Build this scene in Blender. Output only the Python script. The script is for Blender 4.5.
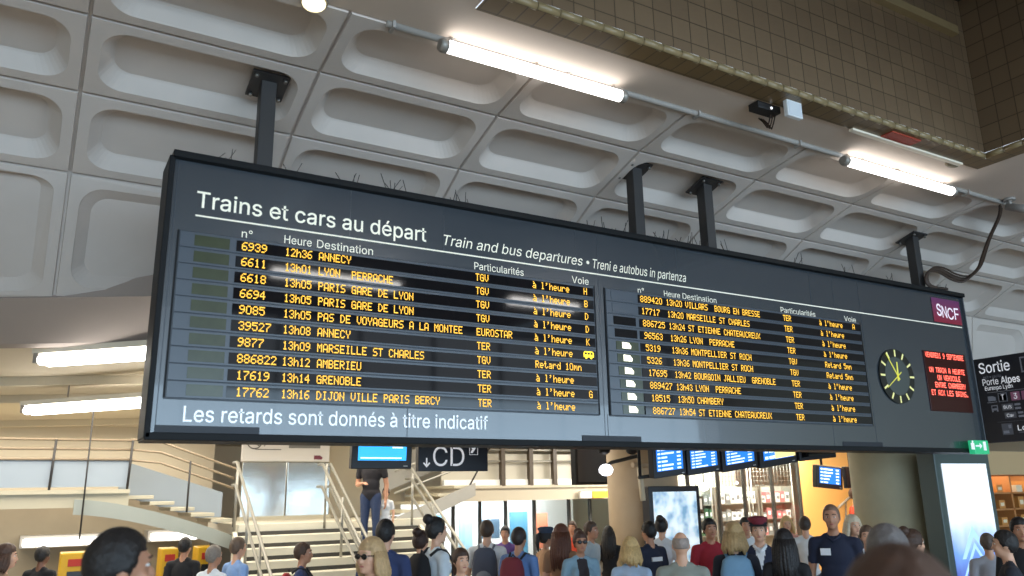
import bpy, bmesh, math, random
import numpy as np
from mathutils import Vector, Matrix
from mathutils.geometry import delaunay_2d_cdt
random.seed(7)
for o in list(bpy.data.objects): bpy.data.objects.remove(o)
SC = bpy.context.scene
COL = SC.collection
# ------------------------------------------------------------------ camera
EYE = 1.95          # height over the slab level; the hall floor itself lies a little lower
FL = -.15
FPX = 800.0
CR = Vector((.86300684, -.50486903, -.01806785)).normalized()
CB = Vector((-.49296833, -.83376649, -.24862755))
CB = (CB - CR * CB.dot(CR)).normalized()
CU = CB.cross(CR)
cam_d = bpy.data.cameras.new('camera')
cam = bpy.data.objects.new('camera', cam_d); COL.objects.link(cam)
cam.matrix_world = Matrix(((CR.x, CU.x, CB.x, 0), (CR.y, CU.y, CB.y, 0), (CR.z, CU.z, CB.z, EYE), (0, 0, 0, 1)))
cam_d.sensor_width = 36; cam_d.lens = 36 * FPX / 1024
cam_d.clip_start = .05; cam_d.clip_end = 200
cam_d.dof.use_dof = True; cam_d.dof.focus_distance = 8.5; cam_d.dof.aperture_fstop = 1.6
SC.camera = cam
# ------------------------------------------------------------------ world, daylight, exposure
SC.view_settings.view_transform = 'Standard'; SC.view_settings.look = 'None'
SC.view_settings.gamma = 1; SC.view_settings.use_curve_mapping = False
SC.view_settings.exposure = 0.45
W = bpy.data.worlds.new('sky'); SC.world = W; W.use_nodes = True
W.node_tree.nodes['Background'].inputs[0].default_value = (.80, .90, 1.0, 1)
W.node_tree.nodes['Background'].inputs[1].default_value = 1.0
def area_light(name, loc, size, power, color, direction, spread=math.pi):
    d = bpy.data.lights.new(name, 'AREA'); d.shape = 'RECTANGLE'; d.size, d.size_y = size
    d.energy = power; d.color = color; d.spread = spread
    o = bpy.data.objects.new(name, d); COL.objects.link(o); o.location = loc
    o.rotation_euler = Vector(direction).to_track_quat('-Z', 'Y').to_euler(); return o
area_light('daylight_through_glass_front', (6, -15.4, 2.9), (40, 5.2), 3000, (.54, .78, 1.0), (0, 1, .05))
area_light('hall_fill', (-5.5, -3, 5.3), (2.5, 6), 140, (1, .95, .88), (0, 0, -1))  # added fill lamp without a fitting; brightens the hall behind the camera
area_light('concourse_fill', (6, 13.0, 3.3), (16, 2.0), 420, (1, .93, .80), (0, 0, -1))  # unseen fill over the concourse, put in to lift pillar and background
area_light('stairwell_fill', (-1, 16.5, 3.3), (8, 3.0), 170, (1, .93, .82), (0, 0, -1))  # extra fill with no fixture, brightening the landings at left
area_light('kiosk_fill', (14.5, 10.2, 3.0), (4, 2.0), 170, (1, .86, .66), (0, 0, -1))  # added fill, no lamp at this spot; lightens thick pillar and shelves
SC.cycles.use_denoising = True
SC.cycles.max_bounces = 7; SC.cycles.diffuse_bounces = 4; SC.cycles.transparent_max_bounces = 12
SC.cycles.sample_clamp_indirect = 6
# ------------------------------------------------------------------ materials
MATS = {}
def S(r, g, b):
    f = lambda c: (c / 255 / 12.92) if c <= 10 else ((c / 255 + .055) / 1.055) ** 2.4
    return (f(r), f(g), f(b), 1)
def mat(name, col, rough=.6, metal=0., noise=.0, scale=6., emit=None, estr=0., spec=.5, bump=0., coat=0.):
    if name in MATS: return MATS[name]
    m = bpy.data.materials.new(name); m.use_nodes = True; nt = m.node_tree; b = nt.nodes['Principled BSDF']
    if len(col) == 3: col = S(*col)
    b.inputs['Base Color'].default_value = col; b.inputs['Roughness'].default_value = rough
    b.inputs['Metallic'].default_value = metal; b.inputs['Specular IOR Level'].default_value = spec
    b.inputs['Coat Weight'].default_value = coat
    if noise or bump:
        tc = nt.nodes.new('ShaderNodeTexCoord'); nz = nt.nodes.new('ShaderNodeTexNoise')
        nz.inputs['Scale'].default_value = scale; nz.inputs['Detail'].default_value = 5
        nt.links.new(tc.outputs['Object'], nz.inputs['Vector'])
        if noise:
            mx = nt.nodes.new('ShaderNodeMix'); mx.data_type = 'RGBA'
            mx.inputs[6].default_value = tuple(c * (1 - noise) for c in col[:3]) + (1,)
            mx.inputs[7].default_value = tuple(min(1, c * (1 + noise)) for c in col[:3]) + (1,)
            nt.links.new(nz.outputs['Fac'], mx.inputs[0]); nt.links.new(mx.outputs[2], b.inputs['Base Color'])
        if bump:
            bp = nt.nodes.new('ShaderNodeBump'); bp.inputs['Strength'].default_value = bump; bp.inputs['Distance'].default_value = .02
            nt.links.new(nz.outputs['Fac'], bp.inputs['Height']); nt.links.new(bp.outputs[0], b.inputs['Normal'])
    if emit is not None:
        if len(emit) == 3: emit = S(*emit)
        b.inputs['Emission Color'].default_value = emit; b.inputs['Emission Strength'].default_value = estr
    MATS[name] = m; return m
def glass_mat(name, tint=(1, 1, 1), gloss=.10):
    if name in MATS: return MATS[name]
    m = bpy.data.materials.new(name); m.use_nodes = True; nt = m.node_tree; nt.nodes.clear()
    out = nt.nodes.new('ShaderNodeOutputMaterial'); mx = nt.nodes.new('ShaderNodeMixShader')
    tr = nt.nodes.new('ShaderNodeBsdfTransparent'); gl = nt.nodes.new('ShaderNodeBsdfGlossy')
    tr.inputs[0].default_value = tint + (1,); gl.inputs['Roughness'].default_value = .03
    mx.inputs[0].default_value = gloss
    nt.links.new(tr.outputs[0], mx.inputs[1]); nt.links.new(gl.outputs[0], mx.inputs[2]); nt.links.new(mx.outputs[0], out.inputs[0])
    MATS[name] = m; return m
def tile_mat(name, c1, c2, grout, sx, sz, plane):
    m = bpy.data.materials.new(name); m.use_nodes = True; nt = m.node_tree; b = nt.nodes['Principled BSDF']
    tc = nt.nodes.new('ShaderNodeTexCoord'); sp = nt.nodes.new('ShaderNodeSeparateXYZ'); cb = nt.nodes.new('ShaderNodeCombineXYZ')
    nt.links.new(tc.outputs['Object'], sp.inputs[0])
    nt.links.new(sp.outputs[plane[0]], cb.inputs[0]); nt.links.new(sp.outputs[plane[1]], cb.inputs[1])
    br = nt.nodes.new('ShaderNodeTexBrick'); br.offset = 0; br.squash = 1
    br.inputs['Color1'].default_value = S(*c1); br.inputs['Color2'].default_value = S(*c2); br.inputs['Mortar'].default_value = S(*grout)
    br.inputs['Scale'].default_value = 1; br.inputs['Brick Width'].default_value = sx; br.inputs['Row Height'].default_value = sz
    br.inputs['Mortar Size'].default_value = .006; br.inputs['Mortar Smooth'].default_value = .2
    nt.links.new(cb.outputs[0], br.inputs['Vector']); nt.links.new(br.outputs['Color'], b.inputs['Base Color'])
    b.inputs['Roughness'].default_value = .35; MATS[name] = m; return m
# ------------------------------------------------------------------ pixel -> place helpers (survey of the photograph)
def ray(px, py): return CR * (px - 512) + CU * (288 - py) - CB * FPX
def P(px, py, Y):
    d = ray(px, py); d = d / d.y * Y; return Vector((d.x, d.y, d.z + EYE))
def PZ(px, py, z):
    d = ray(px, py); d = d / d.z * (z - EYE); return Vector((d.x, d.y, z))
def PD(px, py, depth):
    d = ray(px, py) / FPX * depth; return Vector((d.x, d.y, d.z + EYE))
# ------------------------------------------------------------------ mesh building
def root_of(o): return Vector(o.get('_org', (0, 0, 0))) if o is not None else Vector((0, 0, 0))
ORG = {}
def tag(o, label=None, cat=None, group=None, kind=None):
    if label: o['label'] = label
    if cat: o['category'] = cat
    if group: o['group'] = group
    if kind: o['kind'] = kind
    return o
def empty(name, loc=(0, 0, 0), label=None, cat=None, group=None, rz=0):
    o = bpy.data.objects.new(name, None); o.empty_display_size = .1; COL.objects.link(o)
    o.location = loc; o.rotation_euler = (0, 0, rz); ORG[o.name] = Vector(loc)
    return tag(o, label, cat, group)
class MB:
    def __init__(s): s.v = []; s.f = []; s.m = []; s.sm = []
    def add(s, vs, fs, m=0, smooth=False):
        k = len(s.v); s.v += [tuple(v) for v in vs]
        for f in fs: s.f.append([i + k for i in f]); s.m.append(m); s.sm.append(smooth)
        return s
    def box(s, x0, x1, y0, y1, z0, z1, m=0, T=None):
        vs = [Vector((x, y, z)) for x in (x0, x1) for y in (y0, y1) for z in (z0, z1)]
        if T is not None: vs = [T @ v for v in vs]
        return s.add(vs, [(0, 1, 3, 2), (4, 6, 7, 5), (0, 4, 5, 1), (2, 3, 7, 6), (0, 2, 6, 4), (1, 5, 7, 3)], m)
    def quad(s, a, b, c, d, m=0): return s.add([a, b, c, d], [(0, 1, 2, 3)], m)
    def slab(s, poly, off, m=0):
        n = len(poly); off = Vector(off); a = [Vector(p) for p in poly]; b = [p + off for p in a]
        fs = [tuple(range(n))[::-1], tuple(range(n, 2 * n))] + [(i, (i + 1) % n, n + (i + 1) % n, n + i) for i in range(n)]
        return s.add(a + b, fs, m)
    def tube(s, pts, r, n=10, m=0, cap=True):
        pts = [Vector(p) for p in pts]; rs = r if isinstance(r, (list, tuple)) else [r] * len(pts)
        vs = []; fs = []; up = None
        for i, p in enumerate(pts):
            t = (pts[min(i + 1, len(pts) - 1)] - pts[max(i - 1, 0)]).normalized()
            if up is None: up = t.orthogonal().normalized()
            up = (up - t * up.dot(t)); up = up.normalized() if up.length > 1e-6 else t.orthogonal().normalized()
            sd = t.cross(up)
            vs += [p + (up * math.cos(2 * math.pi * k / n) + sd * math.sin(2 * math.pi * k / n)) * rs[i] for k in range(n)]
        for i in range(len(pts) - 1):
            for k in range(n): fs.append((i * n + k, i * n + (k + 1) % n, (i + 1) * n + (k + 1) % n, (i + 1) * n + k))
        s.add(vs, fs, m, True)
        if cap:
            k0 = len(s.v) - len(vs); L = (len(pts) - 1) * n
            s.f.append([k0 + i for i in range(n)][::-1]); s.m.append(m); s.sm.append(False)
            s.f.append([k0 + L + i for i in range(n)]); s.m.append(m); s.sm.append(False)
        return s
    def ell(s, c, r, m=0, nu=16, nv=10, T=None):
        vs = []; fs = []; c = Vector(c)
        for j in range(nv + 1):
            th = math.pi * j / nv
            for i in range(nu):
                ph = 2 * math.pi * i / nu
                vs.append(c + Vector((r[0] * math.sin(th) * math.cos(ph), r[1] * math.sin(th) * math.sin(ph), r[2] * math.cos(th))))
        if T is not None: vs = [T @ v for v in vs]
        for j in range(nv):
            for i in range(nu): fs.append((j * nu + i, (j + 1) * nu + i, (j + 1) * nu + (i + 1) % nu, j * nu + (i + 1) % nu))
        return s.add(vs, fs, m, True)
    def disc(s, c, r, ax, bx, n=32, m=0, off=None, r_in=0):
        c = Vector(c); ax = Vector(ax); bx = Vector(bx)
        ring = lambda q: [c + (ax * math.cos(2 * math.pi * k / n) + bx * math.sin(2 * math.pi * k / n)) * q for k in range(n)]
        if r_in:
            return s.add(ring(r) + ring(r_in), [(k, (k + 1) % n, n + (k + 1) % n, n + k) for k in range(n)], m)
        if off is None: return s.add(ring(r), [tuple(range(n))], m)
        return s.slab(ring(r), off, m)
    def build(s, name, mats, parent=None, bevel=0, seg=2, local=False):
        me = bpy.data.meshes.new(name)
        org = Vector((0, 0, 0))
        if parent is not None and not local: org = ORG.get(parent.name, org)
        me.from_pydata([tuple(Vector(v) - org) for v in s.v], [], s.f)
        if not isinstance(mats, (list, tuple)): mats = [mats]
        for m in mats: me.materials.append(m)
        me.polygons.foreach_set('material_index', s.m); me.polygons.foreach_set('use_smooth', s.sm)
        me.update()
        bm = bmesh.new(); bm.from_mesh(me); bmesh.ops.recalc_face_normals(bm, faces=bm.faces) if len(s.f) < 60000 and not getattr(s, 'keep', False) else None
        bm.to_mesh(me); bm.free()
        o = bpy.data.objects.new(name, me); COL.objects.link(o)
        if parent is not None: o.parent = parent; ORG[o.name] = org if not local else Vector((0, 0, 0))
        else: ORG[o.name] = Vector((0, 0, 0))
        if bevel:
            b = o.modifiers.new('edge', 'BEVEL'); b.width = bevel; b.segments = seg; b.limit_method = 'ANGLE'; b.angle_limit = .6
        return o
def struct(name, mb, mats, label=None, bevel=0):
    o = mb.build(name, mats, bevel=bevel); o['kind'] = 'structure'
    if label: o['label'] = label
    return o
# ------------------------------------------------------------------ lettering
_TC = {}
SANS = None
try:
    import os
    SANS = bpy.data.fonts.load(os.path.join(bpy.utils.system_resource('DATAFILES', path='fonts'), 'Inter.woff2'))
except Exception: SANS = None      # Blender's own default face otherwise
def text_geo(txt, shear=0., ext=.002, bold=0.):
    """outline of the words, filled by a constrained triangulation (even-odd)"""
    key = (txt, shear, bold)
    if key in _TC: return _TC[key]
    c = bpy.data.curves.new('t', 'FONT'); c.body = txt; c.size = 1; c.shear = shear; c.resolution_u = 3; c.fill_mode = 'NONE'
    if SANS: c.font = SANS
    o = bpy.data.objects.new('t', c); COL.objects.link(o)
    dg = bpy.context.evaluated_depsgraph_get(); me = o.evaluated_get(dg).to_mesh()
    vs = [Vector((v.co.x, v.co.y)) for v in me.vertices]; es = [tuple(e.vertices) for e in me.edges]
    o.evaluated_get(dg).to_mesh_clear(); bpy.data.objects.remove(o); bpy.data.curves.remove(c)
    if not vs: return [], []
    A = np.array([vs[a] for a, b in es]); B = np.array([vs[b] for a, b in es])
    def inside(p):
        k = (A[:, 1] > p[1]) != (B[:, 1] > p[1]); a, b = A[k], B[k]
        return int((p[0] < a[:, 0] + (p[1] - a[:, 1]) / (b[:, 1] - a[:, 1]) * (b[:, 0] - a[:, 0])).sum()) % 2 == 1
    if bold:
        nr = [Vector((0, 0)) for _ in vs]
        for a, b in es:
            d = (vs[b] - vs[a]).normalized(); n = Vector((d.y, -d.x)); m = (vs[a] + vs[b]) / 2 + n * .003
            if inside(m): n = -n
            nr[a] += n; nr[b] += n
        vs = [v + n.normalized() * bold if n.length > 1e-6 else v for v, n in zip(vs, nr)]
        A = np.array([vs[a] for a, b in es]); B = np.array([vs[b] for a, b in es])
    ov, _, of, _, _, _ = delaunay_2d_cdt(vs, es, [], 0, 1e-6)
    fs = [list(t) for t in of if inside((ov[t[0]] + ov[t[1]] + ov[t[2]]) / 3)]
    fs = [t if (ov[t[1]] - ov[t[0]]).cross(ov[t[2]] - ov[t[0]]) > 0 else t[::-1] for t in fs]
    _TC[key] = ([(v.x, v.y) for v in ov], fs)
    return _TC[key]
CAP = None
def write(mb, txt, org, ux, uz, width=None, cap=.1, shear=0., m=0, bold=0., nrm=None, lift=.003):
    """letters on the plane org + ux, uz; cap height cap; stretched to width if given"""
    global CAP
    if CAP is None:
        vs, _ = text_geo('H'); CAP = max(v[1] for v in vs)
    vs, fs = text_geo(txt, shear, .002, bold)
    if not vs: return
    x0 = min(v[0] for v in vs); x1 = max(v[0] for v in vs)
    sy = cap / CAP; sx = sy if width is None else width / (x1 - x0)
    org = Vector(org); ux = Vector(ux); uz = Vector(uz); n = ux.cross(uz).normalized()
    mb.keep = True
    mb.add([org + ux * (v[0] - x0) * sx + uz * v[1] * sy + n * lift for v in vs], fs, m)
G = {}
for ch, h in {'0': '3E4141413E', '1': '00427F4000', '2': '4261514946', '3': '2241494936', '4': '1814127F10', '5': '2745454539', '6': '3C4A494931',
    '7': '0171090503', '8': '3649494936', '9': '464949291E', 'A': '7E1111117E', 'B': '7F49494936', 'C': '3E41414122', 'D': '7F4141221C', 'E': '7F49494941',
    'F': '7F09090901', 'G': '3E4149497A', 'H': '7F0808087F', 'I': '00417F4100', 'J': '2040413F01', 'K': '7F08142241', 'L': '7F40404040', 'M': '7F020C027F',
    'N': '7F0408107F', 'O': '3E4141413E', 'P': '7F09090906', 'Q': '3E4151215E', 'R': '7F09192946', 'S': '4649494931', 'T': '01017F0101', 'U': '3F4040403F',
    'V': '1F2040201F', 'W': '3F4038403F', 'X': '6314081463', 'Y': '0708700807', 'Z': '6151494543', 'a': '2054545478', 'd': '384444487F', 'e': '3854545418',
    'h': '7F08040478', 'l': '00417F4000', 'm': '7C04180478', 'n': '7C08040478', 'r': '7C08040408', 't': '043F444020', 'u': '3C4040207C', 'à': '2055565478',
    "'": '0005030000', '.': '0060600000', '#': '3F29293929', '$': '3929293F3E'}.items():
    G[ch] = [int(h[i:i + 2], 16) for i in range(0, 10, 2)]
def dots(mb, txt, org, pitch, height, m=0, lift=.004, ux=(1, 0, 0), fill=.94):
    """dot-matrix lettering: every lit dot a small square lamp"""
    org = Vector(org); ux = Vector(ux); n = ux.cross(Vector((0, 0, 1)))
    dx = pitch / 6; dz = height / 7; mb.keep = True
    for i, ch in enumerate(txt):
        for c, bits in enumerate(G.get(ch, [0] * 5)):
            for r in range(7):
                if bits >> r & 1:
                    p = org + ux * (i * pitch + c * dx) + Vector((0, 0, height - (r + 1) * dz)) + n * lift
                    a = ux * dx * fill; b = Vector((0, 0, dz * fill))
                    mb.quad(p, p + a, p + a + b, p + b, m)
# ------------------------------------------------------------------ room shell
concrete = mat('coffer_concrete', (192, 182, 174), .75, noise=.07, scale=3)
plaster = mat('soffit_plaster', (210, 194, 180), .8, noise=.06, scale=2)
cream = mat('cream_paint', (212, 200, 176), .7, noise=.05, scale=1.5)
beam_m = mat('beam_paint', (158, 146, 138), .8, noise=.08, scale=2)
dark_void = mat('void_paint', (52, 50, 48), .9)
floor_m = mat('floor_stone', (176, 168, 156), .35, noise=.1, scale=2)
# arched coffered ceiling: profile of the row joints (y, z)
z = lambda r: r + EYE
ROWS = [(5.088, z(3.475)), (5.848, z(3.361)), (6.632, z(3.126)), (7.402, z(2.725))]
MOD = 1.667
def drop_y(X): return 8.0 - .553 * X if X < .8 else 7.56
ZD = z(1.76)
def rrect(w0, w1, h0, h1, r, rx, n=7):
    pts = []
    for cx, cy, a0 in ((w1 - rx, h1 - r, 0), (w0 + rx, h1 - r, 90), (w0 + rx, h0 + r, 180), (w1 - rx, h0 + r, 270)):
        for k in range(n + 1):
            a = math.radians(a0 + 90 * k / n); pts.append((cx + rx * math.cos(a), cy + r * math.sin(a)))
    return pts
def coffer(mb, q, depth=.12):
    q = [Vector(p) for p in q]   # upper-left, upper-right, lower-right, lower-left seen from below
    W_ = (q[1] - q[0]).length; H_ = (q[3] - q[0]).length
    nrm = (q[1] - q[0]).cross(q[3] - q[0]).normalized()
    if nrm.z < 0: nrm = -nrm       # up and away, into the concrete
    def pt(a, b, d): return (q[0] * (1 - a) + q[1] * a) * (1 - b) + (q[3] * (1 - a) + q[2] * a) * b + nrm * d
    mA, mB = .010 / W_, .010 / H_
    n = 7; N = 4 * (n + 1)
    outer = []
    for cx, cy in ((1, 1), (0, 1), (0, 0), (1, 0)): outer += [(cx, cy)] * (n + 1)
    def shrink(pl, a, b): return [(min(max(x, a), 1 - a), min(max(y, b), 1 - b)) for x, y in pl]
    gv = Vector((0, .014, .027))
    rings = [[pt(x, y, 0) + gv for x, y in outer], [pt(x, y, 0) + gv for x, y in shrink(outer, mA, mB)], [pt(x, y, 0) for x, y in shrink(outer, mA * 1.6, mB * 1.6)]]
    for ins, d, rad in ((.10, 0, .19), (.108, .012, .19), (.185, depth - .012, .15), (.20, depth, .14)):
        a, b = ins / W_, ins / H_
        rings.append([pt(x, y, d) for x, y in rrect(a, 1 - a, b, 1 - b, rad / H_, rad / W_, n)])
    vs = [v for r_ in rings for v in r_]; fs = []
    for j in range(len(rings) - 1):
        for k in range(N):
            k2 = (k + 1) % N
            f = (j * N + k, j * N + k2, (j + 1) * N + k2, (j + 1) * N + k)
            fs.append(f)
    mb.add(vs, fs, 0)
    a, b = .20 / W_, .20 / H_; base = rrect(a, 1 - a, b, 1 - b, .14 / H_, .14 / W_, n); vs = []; fs = []
    for t in (1, .75, .5, .25): vs += [pt(.5 + (x - .5) * t, .5 + (y - .5) * t, depth) for x, y in base]
    vs.append(pt(.5, .5, depth))
    for j in range(3):
        for k in range(N): fs.append((j * N + k, j * N + (k + 1) % N, (j + 1) * N + (k + 1) % N, (j + 1) * N + k))
    for k in range(N): fs.append((3 * N + k, 3 * N + (k + 1) % N, 4 * N))
    mb.add(vs, fs, 0, True)
mb = MB()
for i in range(-4, 12):
    x0, x1 = i * MOD, (i + 1) * MOD
    for (ya, za), (yb, zb) in zip(ROWS[:-1], ROWS[1:]):
        coffer(mb, [(x0, ya, za), (x1, ya, za), (x1, yb, zb), (x0, yb, zb)])
    ya, za = ROWS[-1]
    coffer(mb, [(x0, ya, za), (x1, ya, za), (x1, drop_y(x1), ZD), (x0, drop_y(x0), ZD)], .09)
ceil_o = struct('ceiling', mb, concrete, 'arched grey concrete ceiling of rounded coffers in rows')
bmx = bmesh.new(); bmx.from_mesh(ceil_o.data); bmesh.ops.dissolve_degenerate(bmx, dist=1e-4, edges=bmx.edges); bmesh.ops.recalc_face_normals(bmx, faces=bmx.faces); bmx.to_mesh(ceil_o.data); bmx.free()
# beam below the last coffers, then the lower ceiling of the concourse behind
mb = MB()
xs = [-6.668, -4, -2, 0, .8, 20.0]
for a, b in zip(xs[:-1], xs[1:]):
    ya, yb = drop_y(a), drop_y(b if b < .8 else .8001) if b <= .8 else 7.56
    A, B = Vector((a, ya, ZD)), Vector((b, yb, ZD))
    o2 = Vector((0, .62, -.31))
    mb.quad(A, B, B + o2, A + o2)
    mb.quad(A + Vector((0, -.0, .0)), B, B + Vector((0, .5, .6)), A + Vector((0, .5, .6)))
    mb.quad(A + o2, B + o2, B + o2 + Vector((0, .14, -.02)), A + o2 + Vector((0, .14, -.02)))
    mb.quad(A + o2 + Vector((0, .14, -.02)), B + o2 + Vector((0, .14, -.02)), B + o2 + Vector((0, .14, .3)), A + o2 + Vector((0, .14, .3)))
struct('trim_1', mb, beam_m, 'brown-grey beam below the lowest row of coffers')
mb = MB()
mb.add([(-14, drop_y(-6.668) + .74, 3.44), (-6.668, drop_y(-6.668) + .74, 3.44), (.8, 7.56 + .74, 3.44), (28, 7.56 + .74, 3.44), (28, 26, 3.44), (-14, 26, 3.44)], [(0, 1, 5), (1, 2, 5), (2, 4, 5), (2, 3, 4)])
for yb in (11.4, 13.4, 17.6):
    c = Vector((0, yb, 0)); d = Vector((1, -.553, 0)).normalized(); n_ = Vector((.553, 1, 0)).normalized()
    a, b = c - d * 9, c + d * 5
    for q in (0,):
        mb.slab([a - n_ * .10 + Vector((0, 0, 3.33)), b - n_ * .10 + Vector((0, 0, 3.33)), b + n_ * .10 + Vector((0, 0, 3.33)), a + n_ * .10 + Vector((0, 0, 3.33))], (0, 0, .2))
struct('ceiling_lower', mb, cream, 'low cream ceiling over the stairs behind')
# floor and far walls
mb = MB(); mb.quad((-14, -16, FL), (28, -16, FL), (28, 26, FL), (-14, 26, FL)); struct('floor', mb, floor_m)
mb = MB(); mb.quad((-14, 25, FL), (28, 25, FL), (28, 25, 3.5), (-14, 25, 3.5)); struct('wall_back', mb, cream)
mb = MB(); mb.quad((-14, -16, FL), (-14, 26, FL), (-14, 26, 9.2), (-14, -16, 9.2)); struct('wall_left', mb, cream)
mb = MB(); mb.quad((28, -16, FL), (28, 26, FL), (28, 26, 9.2), (28, -16, 9.2)); struct('wall_right', mb, cream)
mb = MB(); mb.box(-14, 28, -16.2, -16, 8.2, 9.2); mb.box(-14, 28, -16.2, -16, FL, .15)
for k in range(15): mb.box(-14 + 3 * k - .06, -14 + 3 * k + .06, -16.15, -16.0, .15, 8.2)
struct('wall_front', mb, mat('front_frame', (120, 122, 124), .5), 'glazed front of the hall')
ZR = z(3.49)
mb = MB(); mb.quad((-14, -16, 9.2), (28, -16, 9.2), (28, -3.2, 9.2), (-14, -3.2, 9.2)); mb.quad((-14, -3.2, ZR), (28, -3.2, ZR), (28, -3.2, 9.2), (-14, -3.2, 9.2)); struct('ceiling_hall', mb, dark_void, 'dark unseen high ceiling shaped for the reflections in the board')  # out of view; hall raised so the board mirrors daylight low, dark above
# plain soffit between the coffers and the tiled well
ZS = z(3.49); XW0, XW1, YW = 2.46, 8.70, 4.40
mb = MB()
for x0, x1, y0, y1 in ((-14, 28, 4.62, 5.09), (-14, XW0, -3.2, 4.62), (XW1 + .2, 28, -3.2, 4.62)):
    mb.quad((x0, y0, ZS), (x1, y0, ZS), (x1, y1, ZS), (x0, y1, ZS))
for x0, x1 in ((-14, -6.668), (20.0, 28)): mb.quad((x0, 5.09, ZS), (x1, 5.09, ZS), (x1, 8.2, 3.44), (x0, 8.2, 3.44))
struct('ceiling_soffit', mb, plaster, 'plain plaster soffit beside the tiled light well')
tile_x = tile_mat('brown_tile', (122, 101, 78), (113, 93, 72), (80, 66, 50), .2, .2, (0, 2))
tile_y = tile_mat('brown_tile_side', (122, 101, 78), (113, 93, 72), (80, 66, 50), .2, .2, (1, 2))
tile_b = tile_mat('tan_tile_under', (120, 98, 64), (108, 87, 56), (74, 60, 40), .155, .2, (0, 1))
edge_m = mat('tan_edge_tile', (146, 127, 92), .35, noise=.12, scale=5)
mb = MB(); mb.quad((XW0, YW, ZS + .06), (XW1, YW, ZS + .06), (XW1, YW, 7.4), (XW0, YW, 7.4)); struct('wall_upper_back', mb, tile_x, 'brown tiled face of the light well')
mb = MB(); mb.quad((XW1, -3, ZS + .06), (XW1, YW, ZS + .06), (XW1, YW, 7.4), (XW1, -3, 7.4)); struct('wall_upper_right', mb, tile_y, 'brown tiled end face of the light well')
mb = MB(); mb.quad((XW0, -3, ZS + .06), (XW0, YW, ZS + .06), (XW0, YW, 7.4), (XW0, -3, 7.4)); struct('wall_upper_left', mb, tile_y)
mb = MB(); mb.quad((XW0, -3, ZS + .06), (XW1, -3, ZS + .06), (XW1, -3, 7.4), (XW0, -3, 7.4)); struct('wall_upper_front', mb, tile_x)
mb = MB(); mb.quad((XW0, -3, 7.4), (XW1, -3, 7.4), (XW1, YW, 7.4), (XW0, YW, 7.4)); mb.box(XW0, XW1, 2.6, 2.9, 6.9, 7.3)
struct('ceiling_well', mb, dark_void, 'dark top of the light well')
mb = MB()   # underside strip of tiles around the well, a little lower than the soffit
mb.quad((XW0 - .0, YW, ZS - .012), (XW1 + .22, YW, ZS - .012), (XW1 + .22, 4.62, ZS - .012), (XW0, 4.62, ZS - .012))
mb.quad((XW1, -3, ZS - .012), (XW1 + .22, -3, ZS - .012), (XW1 + .22, YW, ZS - .012), (XW1, YW, ZS - .012))
mb.quad((XW0 - .22, -3, ZS - .012), (XW0, -3, ZS - .012), (XW0, YW - .3, ZS - .012), (XW0 - .22, YW - .3, ZS - .012))
struct('trim_2', mb, tile_b, 'tan tiles under the edge of the light well')
mb = MB(); n_t = 31
for k in range(n_t):
    a = XW0 + (XW1 - XW0) * k / n_t; b = XW0 + (XW1 - XW0) * (k + 1) / n_t
    mb.tube([(a + .004, YW + .012, ZS + .026), (b - .004, YW + .012, ZS + .022)], .036, 10)
for k in range(37):
    a = -3 + (YW + 3) * k / 37; b = -3 + (YW + 3) * (k + 1) / 37
    mb.tube([(XW1 + .012, a + .004, ZS + .026), (XW1 + .012, b - .004, ZS + .022)], .036, 10)
struct('trim_3', mb, edge_m, 'rounded tan edge tiles along the light well')
mb = MB(); mb.box(4.2, 8.45, YW - .08, YW, 6.86, 6.96); struct('trim_4', mb, edge_m, 'pale ledge high on the tiled face')
# ------------------------------------------------------------------ the departure board
case_m = mat('board_black_case', (17, 18, 20), .55, spec=.2, noise=.1, scale=4)
face_m = mat('board_slate_face', (46, 53, 60), .27, spec=.8, coat=.5)
seam_m = mat('board_seam', (48, 54, 62), .4)
win_m = mat('display_glass', (24, 23, 25), .05, spec=.32)
strip_m = mat('display_strip', (66, 74, 84), .30, spec=.6)
logo_m = mat('blank_logo_window', (60, 66, 44), .22, noise=.4, scale=9)
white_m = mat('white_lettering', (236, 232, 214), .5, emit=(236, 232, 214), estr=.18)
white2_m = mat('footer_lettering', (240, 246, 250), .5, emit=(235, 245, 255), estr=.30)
amber_m = mat('amber_dots', (90, 60, 5), .5, emit=(1, .56, .05, 1), estr=1.35)
bus_m = mat('yellow_pictogram', (90, 80, 5), .5, emit=(1, .78, .03, 1), estr=1.5)
red_m = mat('red_dots', (90, 20, 10), .5, emit=(1, .13, .09, 1), estr=2.6)
redbg_m = mat('red_display_glass', (22, 3, 3), .2, spec=.3, emit=(.02, .0003, .0003, 1), estr=.6)
steel_m = mat('dark_steel', (44, 42, 42), .5, noise=.15, scale=5)
bolt_m = mat('bolt_steel', (120, 118, 114), .4, metal=.8)
BY = 6.0
XL, XR = .638, 10.656
zb = lambda v: v + EYE
board = empty('departure_board', (5.647, BY + .16, zb(.395)), 'long dark grey departure board with rows of amber lettering hanging from ceiling', 'departure board')
mb = MB()   # casing: back box, top hood, bottom lip, side cheeks
mb.box(XL + .02, XR - .02, BY + .05, BY + .34, zb(.42), zb(2.46))
mb.build('case', case_m, board, bevel=.006)
mb = MB(); mb.box(XL + .01, XR, BY - .035, BY + .36, zb(2.462), zb(2.516)); mb.build('top_hood', case_m, board, bevel=.006)
mb = MB(); mb.box(XL - .005, XR + .004, BY - .012, BY + .36, zb(.395), zb(.448)); mb.build('bottom_lip', case_m, board, bevel=.005)
mb = MB(); mb.box(XL - .012, XL + .028, BY - .012, BY + .36, zb(.41), zb(2.475)); mb.build('side_cheek', case_m, board, bevel=.005)
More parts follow.
